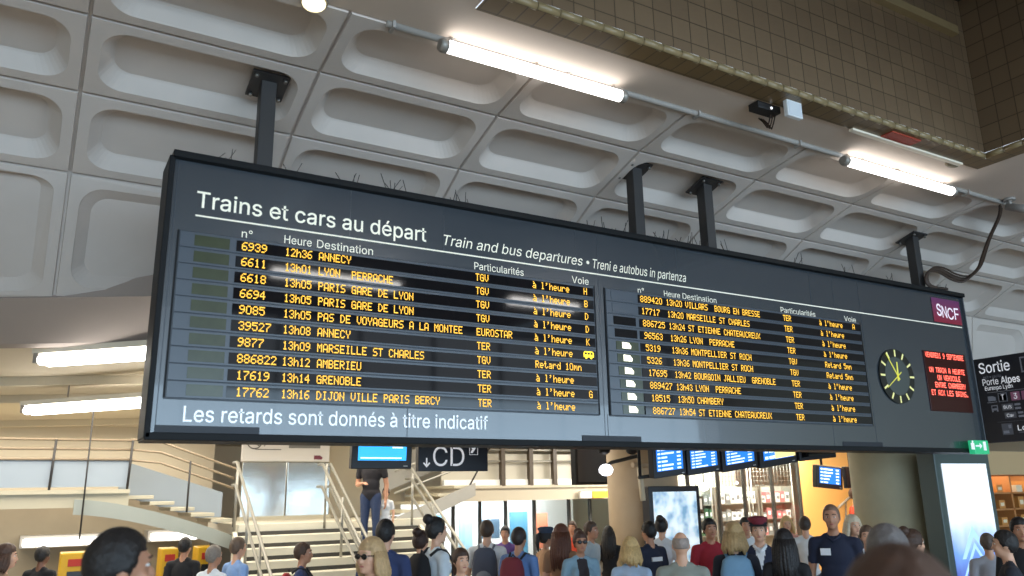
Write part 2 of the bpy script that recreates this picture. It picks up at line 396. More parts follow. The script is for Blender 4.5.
mb = MB(); mb.box(XR - .012, XR + .004, BY - .004, BY + .36, zb(.41), zb(2.475)); mb.build('side_cheek', mat('board_side_grey', (70, 76, 84), .4), board, bevel=.004)
F = BY + .03          # the plane of the face
mb = MB(); mb.box(XL + .028, XR - .012, F, F + .03, zb(.436), zb(2.462)); face = mb.build('front_panel', face_m, board)
for us, va, vb in (((2.03, 2.88, 4.28, 5.56, 7.6, 8.0), 2.06, 2.46), ((2.56, 4.57, 7.72), .45, .70), ((.695, 4.535, 8.47), .45, 2.45)):
    for u in us:
        mb = MB(); mb.box(u, u + .006, F - .0015, F, zb(va), zb(vb)); mb.build('panel_seam', seam_m, face)
mb = MB()
for a, b in ((.694, 1.40), (4.275, 4.955), (7.86, 8.56)):
    mb = MB(); mb.box(a, b, F - .006, F, zb(.450), zb(.500)); mb.build('vent_slot', mat('vent_black', (20, 24, 34), .5), face)
mb = MB(); mb.box(.841, 10.575, F - .004, F, zb(2.040), zb(2.052)); mb.build('header_rule', white_m, face)
UX, UZ = (1, 0, 0), (0, 0, 1)
def line_text(txt, u0, u1, v, cap, m, name, shear=0., bold=0., parent=face, y=F):
    mb = MB(); write(mb, txt, (u0, y, zb(v)), UX, UZ, None if u1 is None else u1 - u0, cap, shear, bold=bold, lift=.004)
    return mb.build(name, m, parent)
line_text('Trains et cars au départ', .84, 2.715, 2.112, .126, white_m, 'title_lettering', bold=.008)
line_text('Train and bus departures', 2.88, 4.36, 2.108, .094, white_m, 'subtitle_lettering', shear=.22)
mb = MB(); mb.disc((4.42, F - .004, zb(2.15)), .018, UX, UZ, 14); mb.build('subtitle_dot', white_m, face)
line_text('Treni e autobus in partenza', 4.48, 5.676, 2.100, .094, white_m, 'subtitle_lettering', shear=.22)
line_text('Les retards sont donnés à titre indicatif', .872, 3.30, .528, .108, white2_m, 'footer_lettering', bold=.006)
HV = 1.925
for txt, a, b, c in (('n°', 1.182, 1.262, .062), ('Heure', 1.505, 1.722, .066), ('Destination', 1.765, 2.235, .066), ('Particularités', 3.18, 3.69, .066), ('Voie', 4.225, 4.42, .066)):
    line_text(txt, a, b, HV, c, white_m, 'heading_lettering')
for txt, a, b, c in (('n°', 5.02, 5.10, .055), ('Heure', 5.36, 5.575, .062), ('Destination', 5.61, 6.085, .062), ('Particularités', 7.065, 7.64, .062), ('Voie', 8.15, 8.36, .062)):
    line_text(txt, a, b, HV - .01, c, white_m, 'heading_lettering')
LEFT = [('6939', '12h36', 'ANNECY', 'TGV', "à l'heure", 'H'), ('6611', '13h01', 'LYON  PERRACHE', 'TGV', "à l'heure", 'B'),
        ('6618', '13h05', 'PARIS GARE DE LYON', 'TGV', "à l'heure", 'D'), ('6694', '13h05', 'PARIS GARE DE LYON', 'TGV', "à l'heure", 'D'),
        ('9085', '13h05', 'PAS DE VOYAGEURS A LA MONTEE', 'EUROSTAR', "à l'heure", 'K'), ('39527', '13h08', 'ANNECY', 'TER', "à l'heure", '#'),
        ('9877', '13h09', 'MARSEILLE ST CHARLES', 'TGV', 'Retard 10mn', ''), ('886822', '13h12', 'AMBERIEU', 'TER', "à l'heure", ''),
        ('17619', '13h14', 'GRENOBLE', 'TER', "à l'heure", 'G'), ('17762', '13h16', 'DIJON VILLE PARIS BERCY', 'TER', "à l'heure", '')]
RIGHT = [('889420', '13h20', 'VILLARS  BOURG EN BRESSE', 'TER', "à l'heure", 'A'), ('17717', '13h20', 'MARSEILLE ST CHARLES', 'TER', "à l'heure", ''),
         ('886725', '13h24', 'ST ETIENNE CHATEAUCREUX', 'TER', "à l'heure", ''), ('96563', '13h26', 'LYON  PERRACHE', 'TER', "à l'heure", ''),
         ('5319', '13h36', 'MONTPELLIER ST ROCH', 'TGV', 'Retard 5mn', ''), ('5326', '13h36', 'MONTPELLIER ST ROCH', 'TGV', 'Retard 5mn', ''),
         ('17695', '13h42', 'BOURGOIN JALLIEU  GRENOBLE', 'TER', "à l'heure", ''), ('889427', '13h43', 'LYON  PERRACHE', 'TER', "à l'heure", ''),
         ('18515', '13h50', 'CHAMBERY', 'TER', "à l'heure", ''), ('886727', '13h54', 'ST ETIENNE CHATEAUCREUX', 'TER', "à l'heure", '')]
PITCH, V1 = .1225, 1.852
def timetable(rows, uL, uR, logo, wnum, cols, vdx, lit):
    mb = MB(); mb.box(uL, uR, F - .006, F, zb(V1 - 9.5 * PITCH - .008), zb(V1 + .5 * PITCH + .004)); tb = mb.build('timetable_panel', seam_m, board, bevel=.002)
    for k in range(2):
        u = (uL, uR)[k]; mb = MB(); mb.box(u - .006, u + .006, F - .010, F - .004, zb(V1 - 9.5 * PITCH), zb(V1 + .5 * PITCH + .004)); mb.build('frame_bar', case_m, tb)
    for i, (num, hour, dest, kind, state, voie) in enumerate(rows):
        vc = V1 - PITCH * i; y = F - .012
        mb = MB(); mb.box(uL + .012, uR - .012, y, F - .004, zb(vc - .059), zb(vc + .059)); rw = mb.build('display_row', strip_m, board, bevel=.003)
        mb = MB(); mb.box(wnum, uR - .02, y - .004, y, zb(vc - .044), zb(vc + .040)); mb.build('row_window', win_m, rw)
        s = i * vdx
        mb = MB(); mb.box(logo[0] + s, logo[1] + s, y - .004, y, zb(vc - .042), zb(vc + .040))
        mb.build('logo_window', logo_m if lit is None else (win_m if i in (2, 3) else (strip_m if i < 2 else logo_m)), rw)
        if lit is not None and i >= 4:
            mb = MB(); c = (logo[0] + logo[1]) / 2 + s - .015
            pl = [(-.05, -.028), (.052, -.028), (.058, .0), (.03, .03), (-.05, .034)]
            mb.slab([Vector((c + a, y - .0045, zb(vc + b))) for a, b in pl][::-1], (0, -.002, 0)); mb.build('logo_lamp', lit, rw)
        h = .066; v = zb(vc - h / 2); yy = y - .004
        for nm, t, u, p in (('number_lettering', num, cols[0] + s, .0487 if cols[0] < 3 else .0482), ('hour_lettering', hour, cols[1] + s, .0435), ('destination_lettering', dest, cols[2] + s, .0453),
                            ('train_kind_lettering', kind, cols[3] + s * .6, .0455), ('status_lettering', state, cols[4] + s * .6, .0462), ('platform_lettering', voie, cols[5] + s * .6, .0455)):
            if t and t != '#':
                mb = MB(); dots(mb, t, (u, yy, v), p, h); mb.build(nm, amber_m, rw)
        if voie == '#':
            mb = MB(); x0, x1 = cols[5] - .03, cols[5] + .085
            mb.slab([Vector((a, yy - .003, zb(vc + b))) for a, b in ((x0, -.022), (x1, -.022), (x1, .02), (x1 - .015, .034), (x0 + .015, .034), (x0, .02))], (0, -.002, 0))
            for w in (.028, .085): mb.disc((x0 + w, yy - .004, zb(vc - .026)), .013, UX, UZ, 10)
            mb.build('bus_pictogram', bus_m, rw)
            mb = MB()
            for w in (.012, .045, .078): mb.box(x0 + w, x0 + w + .024, yy - .0065, yy - .0055, zb(vc + .002), zb(vc + .022))
            mb.build('bus_window', win_m, rw)
    return tb
lamp_m = mat('lit_logo', (240, 236, 214), .4, emit=(255, 248, 222), estr=1.1)
timetable(LEFT, .735, 4.478, (.848, 1.098), 1.148, (1.186, 1.514, 1.780, 3.183, 3.772, 4.345), .003, None)
timetable(RIGHT, 4.60, 8.425, (4.672, 4.945), 5.005, (5.032, 5.368, 5.625, 7.072, 7.672, 8.262), .0085, lamp_m)
# clock
CX, CZ, CRAD = 8.998, zb(1.302), .335
mb = MB(); mb.disc((CX, F, CZ), CRAD, UX, UZ, 48, off=(0, -.018, 0)); ck = mb.build('clock', mat('clock_black', (18, 20, 16), .3), board)
mb = MB(); mb.disc((CX, F - .018, CZ), CRAD * .70, UX, UZ, 40, off=(0, -.004, 0)); mb.build('clock_dial', mat('clock_grey', (70, 76, 74), .35), ck)
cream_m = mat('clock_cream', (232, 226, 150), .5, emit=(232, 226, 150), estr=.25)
for k in range(12):
    a = math.radians(30 * k); d = Vector((math.sin(a), 0, math.cos(a))); t = Vector((d.z, 0, -d.x)); c = Vector((CX, F - .0225, CZ))
    mb = MB(); p0 = c + d * CRAD * .72; p1 = c + d * CRAD * .97; w = .012
    mb.slab([p0 - t * w, p1 - t * w, p1 + t * w, p0 + t * w], (0, -.003, 0)); mb.build('hour_mark', cream_m, ck)
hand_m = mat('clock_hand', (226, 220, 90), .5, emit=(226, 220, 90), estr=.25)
def hand(ang, L, w, back, nm):
    a = math.radians(ang); d = Vector((math.sin(a), 0, math.cos(a))); t = Vector((d.z, 0, -d.x)); c = Vector((CX, F - .026, CZ))
    mb = MB(); mb.slab([c - d * back - t * w, c + d * L - t * w * .6, c + d * L + t * w * .6, c - d * back + t * w], (0, -.004, 0)); mb.build(nm, hand_m, ck)
hand(326, CRAD * .96, .009, .05, 'minute_hand'); hand(4, CRAD * .52, .015, .06, 'hour_hand'); hand(236, CRAD * .80, .006, .09, 'second_hand')
# red display
RX0, RX1 = 9.608, 10.512
mb = MB(); mb.box(RX0, RX1, F - .012, F, zb(.905), zb(1.672)); rd = mb.build('red_display', redbg_m, board, bevel=.004)
for t, u0, u1, v in (('VENDREDI 9 SEPTEMBRE', 9.64, 10.47, 1.585), ('UN TRAIN A HEURTE', 9.68, 10.45, 1.395), ('UN VEHICULE', 9.83, 10.33, 1.300), ('ENTRE CHAMBERY', 9.76, 10.42, 1.205), ('ET AIX LES BAINS.', 9.66, 10.46, 1.105)):
    mb = MB(); dots(mb, t, (u0, F - .012, zb(v)), (u1 - u0) / len(t), .068, fill=1.0); mb.build('red_lettering', red_m, rd)
# railway emblem: magenta square with white joined capitals
lg = bpy.data.materials.new('emblem_magenta'); lg.use_nodes = True; nt = lg.node_tree; b = nt.nodes['Principled BSDF']
tc = nt.nodes.new('ShaderNodeTexCoord'); sp = nt.nodes.new('ShaderNodeSeparateXYZ'); rp = nt.nodes.new('ShaderNodeValToRGB'); mp = nt.nodes.new('ShaderNodeMapRange')
nt.links.new(tc.outputs['Generated'], sp.inputs[0]); nt.links.new(sp.outputs[2], rp.inputs[0])
rp.color_ramp.elements[0].color = S(150, 30, 52); rp.color_ramp.elements[1].color = S(112, 52, 100); nt.links.new(rp.outputs[0], b.inputs['Base Color']); b.inputs['Roughness'].default_value = .35
mb = MB(); mb.box(9.96, 10.58, F - .012, F, zb(2.075), zb(2.405)); em = mb.build('railway_emblem', lg, board, bevel=.02, seg=3)
mb = MB(); write(mb, 'S', (10.035, F - .012, zb(2.165)), UX, UZ, .105, .155, bold=.012); write(mb, 'N', (10.15, F - .012, zb(2.145)), UX, UZ, .105, .16, bold=.004)
write(mb, 'C', (10.27, F - .012, zb(2.135)), UX, UZ, .13, .155, bold=.004); write(mb, 'F', (10.425, F - .012, zb(2.14)), UX, UZ, .10, .16, bold=.006)
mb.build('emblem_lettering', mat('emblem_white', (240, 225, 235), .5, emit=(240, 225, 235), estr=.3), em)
# suspension posts
sl = Vector((0, 1, -.30)).normalized(); nn = Vector((0, .30, 1)).normalized()
for X in (1.335, 5.18, 6.185, 9.965):
    Yp = BY + .17; zt = z(3.27)
    mb = MB(); mb.box(X - .062, X + .062, Yp - .062, Yp + .062, zb(2.50), zt + .12); hp = mb.build('hanger_post', steel_m, board, bevel=.006)
    T = Matrix.Translation((X, Yp, zt + (.035 if X < 9 else -.018))) @ Matrix(((1, 0, 0, 0), (0, sl.y, nn.y, 0), (0, sl.z, nn.z, 0), (0, 0, 0, 1)))
    mb = MB(); mb.box(-.15, .15, -.15, .15, -.010, .010, 0, T); mb.build('mounting_plate', steel_m, hp, bevel=.003)
    for a in (-.115, .115):
        for b_ in (-.115, .115):
            mb = MB(); mb.tube([T @ Vector((a, b_, -.012)), T @ Vector((a, b_, -.04))], .016, 6); mb.build('bolt', bolt_m, hp)
# bird wires along the top edge
mb = MB(); rnd = random.Random(3)
for c in (1.02, 1.62, 2.02, 2.42, 3.02, 4.55, 4.85, 5.35, 5.7, 5.95, 6.35, 7.4, 8.3, 9.2, 10.2):
    for k in range(rnd.randint(3, 7)):
        p = Vector((c + rnd.uniform(-.11, .11), BY + rnd.uniform(-.02, .12), zb(2.515)))
        mb.tube([p, p + Vector((rnd.uniform(-.06, .06), rnd.uniform(-.05, .05), rnd.uniform(.05, .13)))], .0032, 4)
tag(mb.build('bird_wires', mat('wire_steel', (60, 56, 52), .5, metal=.5), board), kind='stuff')
# ------------------------------------------------------------------ lamps, pipes and boxes under the soffit
tube_m = mat('lamp_tube', (245, 247, 250), .3, emit=(1, .975, .94, 1), estr=3.6)
tubew_m = mat('lamp_tube_warm', (245, 247, 250), .3, emit=(1, .97, .92, 1), estr=8)
clamp_m = mat('lamp_cap_metal', (150, 144, 136), .45, metal=.4)
grey_pipe = mat('painted_pipe', (158, 152, 146), .6)
def sealed_lamp(x0, x1, label):
    y, zz = 5.03, EYE + .672 * 5.03
    r = empty('tube_lamp', ((x0 + x1) / 2, y, zz), label, 'lamp')
    mb = MB(); mb.tube([(x0 + .05, y, zz), (x1 - .05, y, zz)], .052, 16); mb.ell((x1 - .05, y, zz), (.04, .052, .052)); mb.build('light_tube', tube_m, r)
    for s, xe in ((-1, x0), (1, x1)):
        mb = MB(); mb.tube([(xe, y, zz), (xe - s * .02, y, zz), (xe - s * .065, y, zz)], [.045, .058, .058], 14); mb.build('end_cap', clamp_m, r)
    for t in (.06, .5, .94):
        xx = x0 + (x1 - x0) * t
        mb = MB(); mb.tube([(xx, y, zz + .04), (xx, y + .02, zz + .09), (xx, y + .065, zz + .10)], .012, 6); mb.build('bracket', clamp_m, r)
    return r
sealed_lamp(2.36, 4.18, 'glowing white tube lamp near the left end of the tiled light well edge')
sealed_lamp(7.10, 9.12, 'glowing white tube lamp beneath the right end of the tiled light well')
mb = MB(); mb.tube([(1.95, 5.10, z(3.475)), (13, 5.10, z(3.475))], .028, 10)
for xx in (2.0, 2.5, 3.6, 5.1, 6.5, 7.5, 9.5, 10.5): mb.box(xx - .012, xx + .012, 5.055, 5.15, z(3.432), z(3.52))
tag(mb.build('conduit', grey_pipe), 'long pale conduit pipe running where soffit meets coffers', 'pipe')
# the row of tube lamps hung across the light well, behind the viewer's side of the board (seen as glare in its glass)
for xa, xb, w in ((2.9, 5.0, 'left'), (7.2, 8.65, 'right')):
    r = empty('tube_lamp', ((xa + xb) / 2, -.3, 5.36), 'white tube lamp hung across the light well, the %s one' % w, 'lamp')
    for dz in (0, .16):
        mb = MB(); mb.tube([(xa, -.3 + dz, 5.36), (xb, -.3 + dz, 5.36)], .05, 14); mb.build('light_tube', mat('lamp_tube_bright', (245, 247, 250), .3, emit=(1, .98, .96, 1), estr=18), r)
    mb = MB(); mb.box(xa - .08, xb + .08, -.4, -.04, 5.42, 5.48); mb.build('tray', clamp_m, r, bevel=.005)
    for x_ in (xa + .2, xb - .2):
        mb = MB(); mb.tube([(x_, -.22, 5.48), (x_, -.22, 7.4)], .012, 6); mb.build('hanging_pole', clamp_m, r)
# cable from the soffit down to the last post of the board
cab_m = mat('cable_brown', (60, 44, 34), .6)
cpx = [(997, 190, 5.08), (1000, 203, 5.15), (999, 216, 5.3), (989, 238, 5.6), (983, 255, 5.8), (978, 268, 5.95), (966, 279, 6.1), (954, 278, 6.14), (941, 271, 6.12), (931, 270, 6.08), (926, 277, 6.06), (930, 286, 6.05), (947, 289, 6.05)]
r = empty('hanging_cable', P(997, 190, 5.08), 'tangled brown cables drooping from soffit to the right end of the board', 'cable')
for k, (dx, dy, ya) in enumerate(((0, 0, 0), (2.2, -1.2, .03), (-1.5, 2.2, -.02), (3.5, -3.5, .05))):
    pts = []
    for i, (a, b, y) in enumerate(cpx):
        w = math.sin(math.pi * i / (len(cpx) - 1)); pts.append(P(a + dx * w, b + dy * w, y + ya * w))
    fine = []
    for i in range(len(pts) - 1):
        p0, p1, p2, p3 = pts[max(i - 1, 0)], pts[i], pts[i + 1], pts[min(i + 2, len(pts) - 1)]
        for t in (0, .25, .5, .75): fine.append(.5 * ((2 * p1) + (p2 - p0) * t + (2 * p0 - 5 * p1 + 4 * p2 - p3) * t * t + (3 * p1 - p0 - 3 * p2 + p3) * t ** 3))
    fine.append(pts[-1])
    mb = MB(); mb.tube(fine, (.019 - .002 * k), 7); mb.build('cable_strand', cab_m, r)
# black junction box with its wires, white box beside it
c = P(764, 107, 4.72); zc = ZS
r = empty('junction_box', (c.x, 4.72, zc), 'black open junction box with loose wires on the soffit', 'electrical box')
mb = MB(); mb.box(c.x - .17, c.x + .13, 4.64, 4.76, zc - .07, zc); mb.build('body', mat('box_black', (26, 25, 26), .5), r, bevel=.006)
mb = MB(); mb.ell((c.x, 4.635, zc - .045), (.014, .01, .014)); mb.build('indicator', mat('indicator_white', (240, 240, 240), .4, emit=(255, 255, 255), estr=.6), r)
for k in range(3):
    x0 = c.x + .06 + .03 * k
    mb = MB(); mb.tube([(x0, 4.7, zc - .06), (x0 + .01, 4.74, zc - .13), (x0 + .05, 4.80, zc - .15), (x0 + .07, 4.86, zc - .06), (x0 + .06, 4.9, zc - .005)], .007, 6); mb.build('wire', cab_m, r)
c = PZ(795, 108.5, ZS - .085)
r = empty('white_box', (c.x, c.y, ZS), 'small white square sensor box next to the black junction box', 'electrical box')
mb = MB(); mb.box(c.x - .10, c.x + .10, c.y, c.y + .05, ZS - .17, ZS - .004); mb.build('body', mat('box_white', (226, 228, 230), .5), r, bevel=.008)
mb = MB(); mb.box(c.x - .085, c.x + .085, c.y - .004, c.y, ZS - .155, ZS - .02); mb.build('cover', mat('box_white2', (212, 216, 220), .5), r, bevel=.002)
# slim recessed strip in the tile edge with a flat red patch
a, b = P(852, 130, 4.60), P(962, 166, 4.60)
r = empty('strip_light', ((a.x + b.x) / 2, 4.60, ZS - .02), 'slim strip fitting with red patch under the tan tiles', 'lamp')
mb = MB(); mb.box(a.x, b.x, 4.585, 4.64, ZS - .035, ZS - .012); mb.build('body', mat('strip_white', (238, 226, 206), .5), r, bevel=.004)
a, b = P(888, 138, 4.50), P(917, 149, 4.50)
mb = MB(); mb.box(a.x, b.x, 4.44, 4.575, ZS - .024, ZS - .012); mb.build('red_patch', mat('strip_red', (170, 60, 40), .5), r, bevel=.003)
a = P(954, 168, 4.66)
mb = MB(); mb.ell((a.x, 4.68, ZS - .01), (.11, .05, .03)); tag(mb.build('ceiling_rosette', mat('rosette', (140, 124, 100), .6)), 'small tan round rosette at end of the strip fitting', 'fitting')
# spot camera at right
c = P(1010, 200, 5.0)
r = empty('security_camera', (c.x, 5.0, ZS), 'grey security camera hanging from the pale soffit', 'camera')
mb = MB(); mb.tube([(c.x - .02, 5.0, ZS), (c.x - .02, 5.0, ZS - .03)], .07, 14); mb.build('mount', grey_pipe, r)
mb = MB(); mb.tube([(c.x - .02, 5.0, ZS - .02), (c.x - .01, 5.0, ZS - .10)], .022, 8); mb.build('stem', grey_pipe, r)
mb = MB(); mb.tube([(c.x - .01, 5.05, ZS - .09), (c.x, 4.9, ZS - .16), (c.x + .01, 4.8, ZS - .20)], [.045, .055, .058], 12); mb.build('body', mat('camera_grey', (138, 134, 130), .5), r)
# round lamp at the very top
c = PZ(314, 4, ZS - .05)
r = empty('round_lamp', (c.x, c.y, ZS), 'small round warm lamp glowing on the soffit at the top', 'lamp')
mb = MB(); mb.tube([(c.x, c.y, ZS), (c.x, c.y, ZS - .04)], .10, 20); mb.build('base', clamp_m, r)
mb = MB(); mb.ell((c.x, c.y, ZS - .045), (.085, .085, .05)); mb.build('lamp_shade', mat('round_glow', (250, 240, 200), .4, emit=(255, 240, 190), estr=1.6), r)
# twin tubes of the lower ceiling at left
def low_lamp(pa, pb, zt, ext, label):
    a, b = PZ(pa[0], pa[1], zt), PZ(pb[0], pb[1], zt); d = (b - a).normalized(); b = a + d * ext
    r = empty('tube_lamp', (a + b) / 2, label, 'lamp'); n_ = Vector((-d.y, d.x, 0)); up = Vector((0, 0, 1))
    mb = MB(); T = Matrix(((d.x, n_.x, 0, a.x), (d.y, n_.y, 0, a.y), (0, 0, 1, a.z), (0, 0, 0, 1)))
    mb.box(-.08, ext + .08, -.09, .09, .06, .12, 0, T); mb.build('tray', mat('tray_white', (216, 208, 190), .5), r, bevel=.006)
    for s in (-.05, .05):
        mb = MB(); mb.tube([T @ Vector((0, s, 0)), T @ Vector((ext, s, 0))], .05, 12); mb.build('light_tube', tubew_m, r)
    for x_ in (-.03, ext + .03):
        mb = MB(); mb.box(x_ - .03, x_ + .03, -.09, .09, -.03, .07, 0, T); mb.build('end_cap', clamp_m, r, bevel=.004)
    for x_ in (ext * .2, ext * .8):
        mb = MB(); mb.tube([T @ Vector((x_, 0, .11)), T @ Vector((x_, 0, 3.45 - a.z))], .01, 6); mb.build('stem', clamp_m, r)
low_lamp((45, 361), (150, 354), z(1.33), 2.4, 'bright tube lamp under the low ceiling, the upper of two left of the board')
low_lamp((30, 411), (145, 403), z(1.10), 3.0, 'bright tube lamp under the low ceiling, the lower of two left of the board')
# ------------------------------------------------------------------ stairs and landings behind
steel_rail = mat('rail_steel', (150, 148, 140), .35, metal=.6)
panel_m = mat('balustrade_panel', (146, 156, 166), .5, noise=.06, scale=2)
slab_m = mat('landing_slab', (182, 174, 152), .6, noise=.08, scale=2)
stone_m = mat('stair_stone', (204, 198, 180), .55, noise=.1, scale=3)
gap_m = mat('stair_gap', (62, 60, 56), .8)
stain_m = mat('stainless', (200, 200, 194), .18, metal=.9, noise=.05, scale=1.2, bump=.25)
LZ, MZ = 1.54, 2.12            # half landing, upper level
def rail_set(name, pts, heights, r, label, cat, posts, mtop=steel_rail, post_r=.018, group=None):
    """hand rails following pts (deck points) at several heights with posts"""
    ro = empty(name, pts[0], label, cat, group)
    for h in heights:
        mb = MB(); mb.tube([Vector(p) + Vector((0, 0, h)) for p in pts], r, 8); mb.build('rail', mtop, ro)
    for t in posts:
        i = min(int(t), len(pts) - 2); p = Vector(pts[i]).lerp(Vector(pts[i + 1]), t - i)
        mb = MB(); mb.tube([p, p + Vector((0, 0, max(heights)))], post_r, 8); mb.build('post', mtop, ro)
    return ro
# upper level on the left
mb = MB(); mb.box(-9, 1.34, 14.0, 16.0, 1.86, MZ - .06); mb.box(-9, 1.34, 13.94, 16.0, MZ - .06, MZ)
struct('floor_landing_left', mb, slab_m, 'slab of the upper level at left')
r = empty('balustrade', (0, 14.03, MZ), 'grey blue solid balustrade of the upper landing at left', 'balustrade')
mb = MB(); mb.box(-9, 1.30, 14.02, 14.06, MZ + .04, 2.57); mb.build('panel', panel_m, r)
for h in (2.57, 2.72, 2.86):
    mb = MB(); mb.tube([(-9, 14.0, h), (1.34, 14.0, h)], .020, 8); mb.build('rail', mat('rail_brown', (140, 124, 102), .4), r)
for X in (-2.2, -1.0, .25, 1.3):
    mb = MB(); mb.tube([(X, 13.98, MZ - .05), (X + .02, 13.98, 2.86)], .018, 8); mb.build('post', steel_m, r)
mb = MB(); mb.tube([(.72, 13.9, 1.4), (.72, 13.9, 3.3)], .012, 6); tag(mb.build('suspension_rod', steel_m), 'thin dark rod hanging in front of the left landing', 'rod')
# flight from the half landing up to the left
r = empty('left_stair', (2.1, 14.7, LZ), 'short open flight of stairs with bowed stringer up to left landing', 'stairs')
n = 5
for k in range(n):
    X = 1.34 + 1.55 * (k + .0) / n; zt = MZ - (MZ - LZ) * (k + 1) / (n + 1)
    mb = MB(); mb.box(X, X + .36, 14.04, 15.36, zt - .055, zt); mb.build('tread', slab_m, r, bevel=.006)
pts_t = []; pts_b = []
for k in range(13):
    t = k / 12; X = .6 + 2.35 * t; zc = 1.98 - .62 * t ** 1.5
    pts_t.append(Vector((X, 13.96 - .10 * math.sin(math.pi * t), zc))); pts_b.append(Vector((X, 13.96 - .10 * math.sin(math.pi * t), zc - .22)))
mb = MB()
for k in range(12): mb.slab([pts_t[k], pts_t[k + 1], pts_b[k + 1], pts_b[k]], (0, .06, 0))
mb.build('stringer', mat('stringer_grey', (150, 154, 146), .5, noise=.05, scale=2), r)
mb = MB(); mb.slab([(1.3, 15.4, 2.62), (3.0, 15.4, 2.06), (3.0, 15.4, 1.5), (1.3, 15.4, 2.05)], (0, .05, 0)); mb.build('balustrade_panel', panel_m, r)
for h in (.46, .62, .78):
    mb = MB(); mb.tube([(1.3, 14.0, MZ + h - .02), (1.75, 14.02, MZ + h - .06), (2.95, 14.05, LZ + h + .10)], .018, 8); mb.build('rail', mat('rail_brown', (140, 124, 102), .4), r)
for X, a, b in ((2.2, 1.75, 2.55), (2.93, 1.5, 2.35)):
    mb = MB(); mb.tube([(X, 14.02, a), (X, 14.02, b)], .016, 8); mb.build('post', steel_m, r)
# half landing and the central flight down to the hall
mb = MB(); mb.box(2.95, 6.6, 13.7, 16.3, LZ - .16, LZ); struct('floor_landing_middle', mb, stone_m, 'half landing of the central stairs')
mb = MB(); mb.box(2.95, 6.6, 13.75, 16.0, FL, LZ - .16); struct('wall_under_landing', mb, gap_m)
r = empty('central_stair', (4.5, 12.3, 0), 'wide pale flight of stone steps rising to the half landing', 'stairs')
for k in range(9):
    zt = LZ - .171 * (k + 1); y1 = 13.7 - .30 * k
    mb = MB(); mb.box(2.9, 6.1, y1 - .33, y1, zt - .118, zt); mb.build('tread', stone_m, r, bevel=.008)
    mb = MB(); mb.box(2.94, 6.06, y1 - .03, y1 - .01, zt, zt + .06); mb.build('riser', gap_m, r)  # dark strip painted as the shade in the open gap between treads
mb = MB(); mb.slab([(2.92, 13.7, LZ - .1), (2.92, 11.1, FL + .1), (2.92, 10.9, FL), (2.92, 13.7, FL)], (-.06, 0, 0)); mb.build('stringer', stone_m, r)
mb = MB(); mb.slab([(6.08, 13.7, LZ - .1), (6.08, 11.1, FL + .1), (6.08, 10.9, FL), (6.08, 13.7, FL)], (.06, 0, 0)); mb.build('stringer', stone_m, r)
def flight_rail(X, label, hs, dbl=False):
    top = Vector((X, 13.7, LZ)); bot = Vector((X, 11.0, FL + .02))
    ro = empty('stair_rail', bot, label, 'handrail')
    for dx in ((-.05, .09) if dbl else (0,)):
        for h in hs:
            mb = MB(); mb.tube([top + Vector((dx, .25, h)), top + Vector((dx, .0, h)), bot + Vector((dx, 0, h)), bot + Vector((dx, -.2, h))], .024, 8); mb.build('rail', steel_rail, ro)
    for t in (.0, .33, .66, .97):
        p = top.lerp(bot, t)
        mb = MB(); mb.tube([p + Vector((.02, 0, -.1)), p + Vector((.02, 0, max(hs)))], .022, 8); mb.build('post', steel_rail, ro)
flight_rail(2.86, 'steel handrail on the outer left side of the central stairs', (.98, .62))
flight_rail(4.33, 'double steel handrail down the middle of the central stairs', (.95, .58), True)
flight_rail(5.92, 'steel handrail on the right side of the central stairs', (.88, .70, .40))
# flight up to the bridge at right
r = empty('right_stair', (6.6, 14.5, LZ), 'short grey flight climbing right from half landing to the bridge', 'stairs')
beamg = mat('stringer_warm_grey', (150, 148, 142), .55, noise=.06, scale=2)  # plain even grey for the stringer and balustrade panel
for k in range(4):
    X = 6.0 + .36 * k; zt = LZ + .145 * (k + 1)
    mb = MB(); mb.box(X, X + .40, 14.3, 15.6, zt - .055, zt); mb.build('tread', slab_m, r, bevel=.005)
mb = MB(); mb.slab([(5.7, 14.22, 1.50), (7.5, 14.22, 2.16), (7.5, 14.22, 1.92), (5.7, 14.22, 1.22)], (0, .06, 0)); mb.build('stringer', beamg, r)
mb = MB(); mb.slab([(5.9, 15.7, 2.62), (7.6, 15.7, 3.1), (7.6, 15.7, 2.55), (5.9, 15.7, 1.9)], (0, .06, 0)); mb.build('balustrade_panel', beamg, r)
for h in (.45, .85):
    mb = MB(); mb.tube([(5.8, 14.2, LZ + h), (7.5, 14.2, MZ + h)], .02, 8); mb.build('rail', steel_rail, r)
# bridge over the shops at right
mb = MB(); mb.box(7.2, 12.6, 15.2, 17.0, 1.80, 2.06); mb.box(7.2, 12.6, 15.14, 17.0, 2.06, 2.12)
struct('floor_bridge', mb, mat('bridge_slab', (186, 176, 156), .6, noise=.06, scale=2), 'slab of the bridge over the shop front')
r = empty('bridge_balustrade', (9.5, 15.2, 2.12), 'white panelled balustrade with dark uprights on the bridge', 'balustrade')
post_b = mat('upright_bronze', (74, 62, 48), .5)
mb = MB(); mb.box(7.3, 11.2, 15.34, 15.38, 2.12, 2.78); mb.build('panel', mat('bridge_panel', (196, 190, 174), .5), r)
mb = MB(); mb.box(7.3, 11.2, 15.22, 15.30, 2.12, 2.24); mb.build('kick_plate', mat('kick_white', (240, 240, 236), .5), r)
for X in (8.66, 9.36, 9.98, 10.70, 11.3):
    mb = MB(); mb.box(X - .05, X + .05, 15.14, 15.26, 2.10, 3.44); mb.build('upright', post_b, r, bevel=.006)
for zz in (2.62, 2.86, 2.98):
    mb = MB(); mb.tube([(7.3, 15.2, zz), (11.3, 15.2, zz)], .022, 8); mb.build('rail', steel_rail, r)
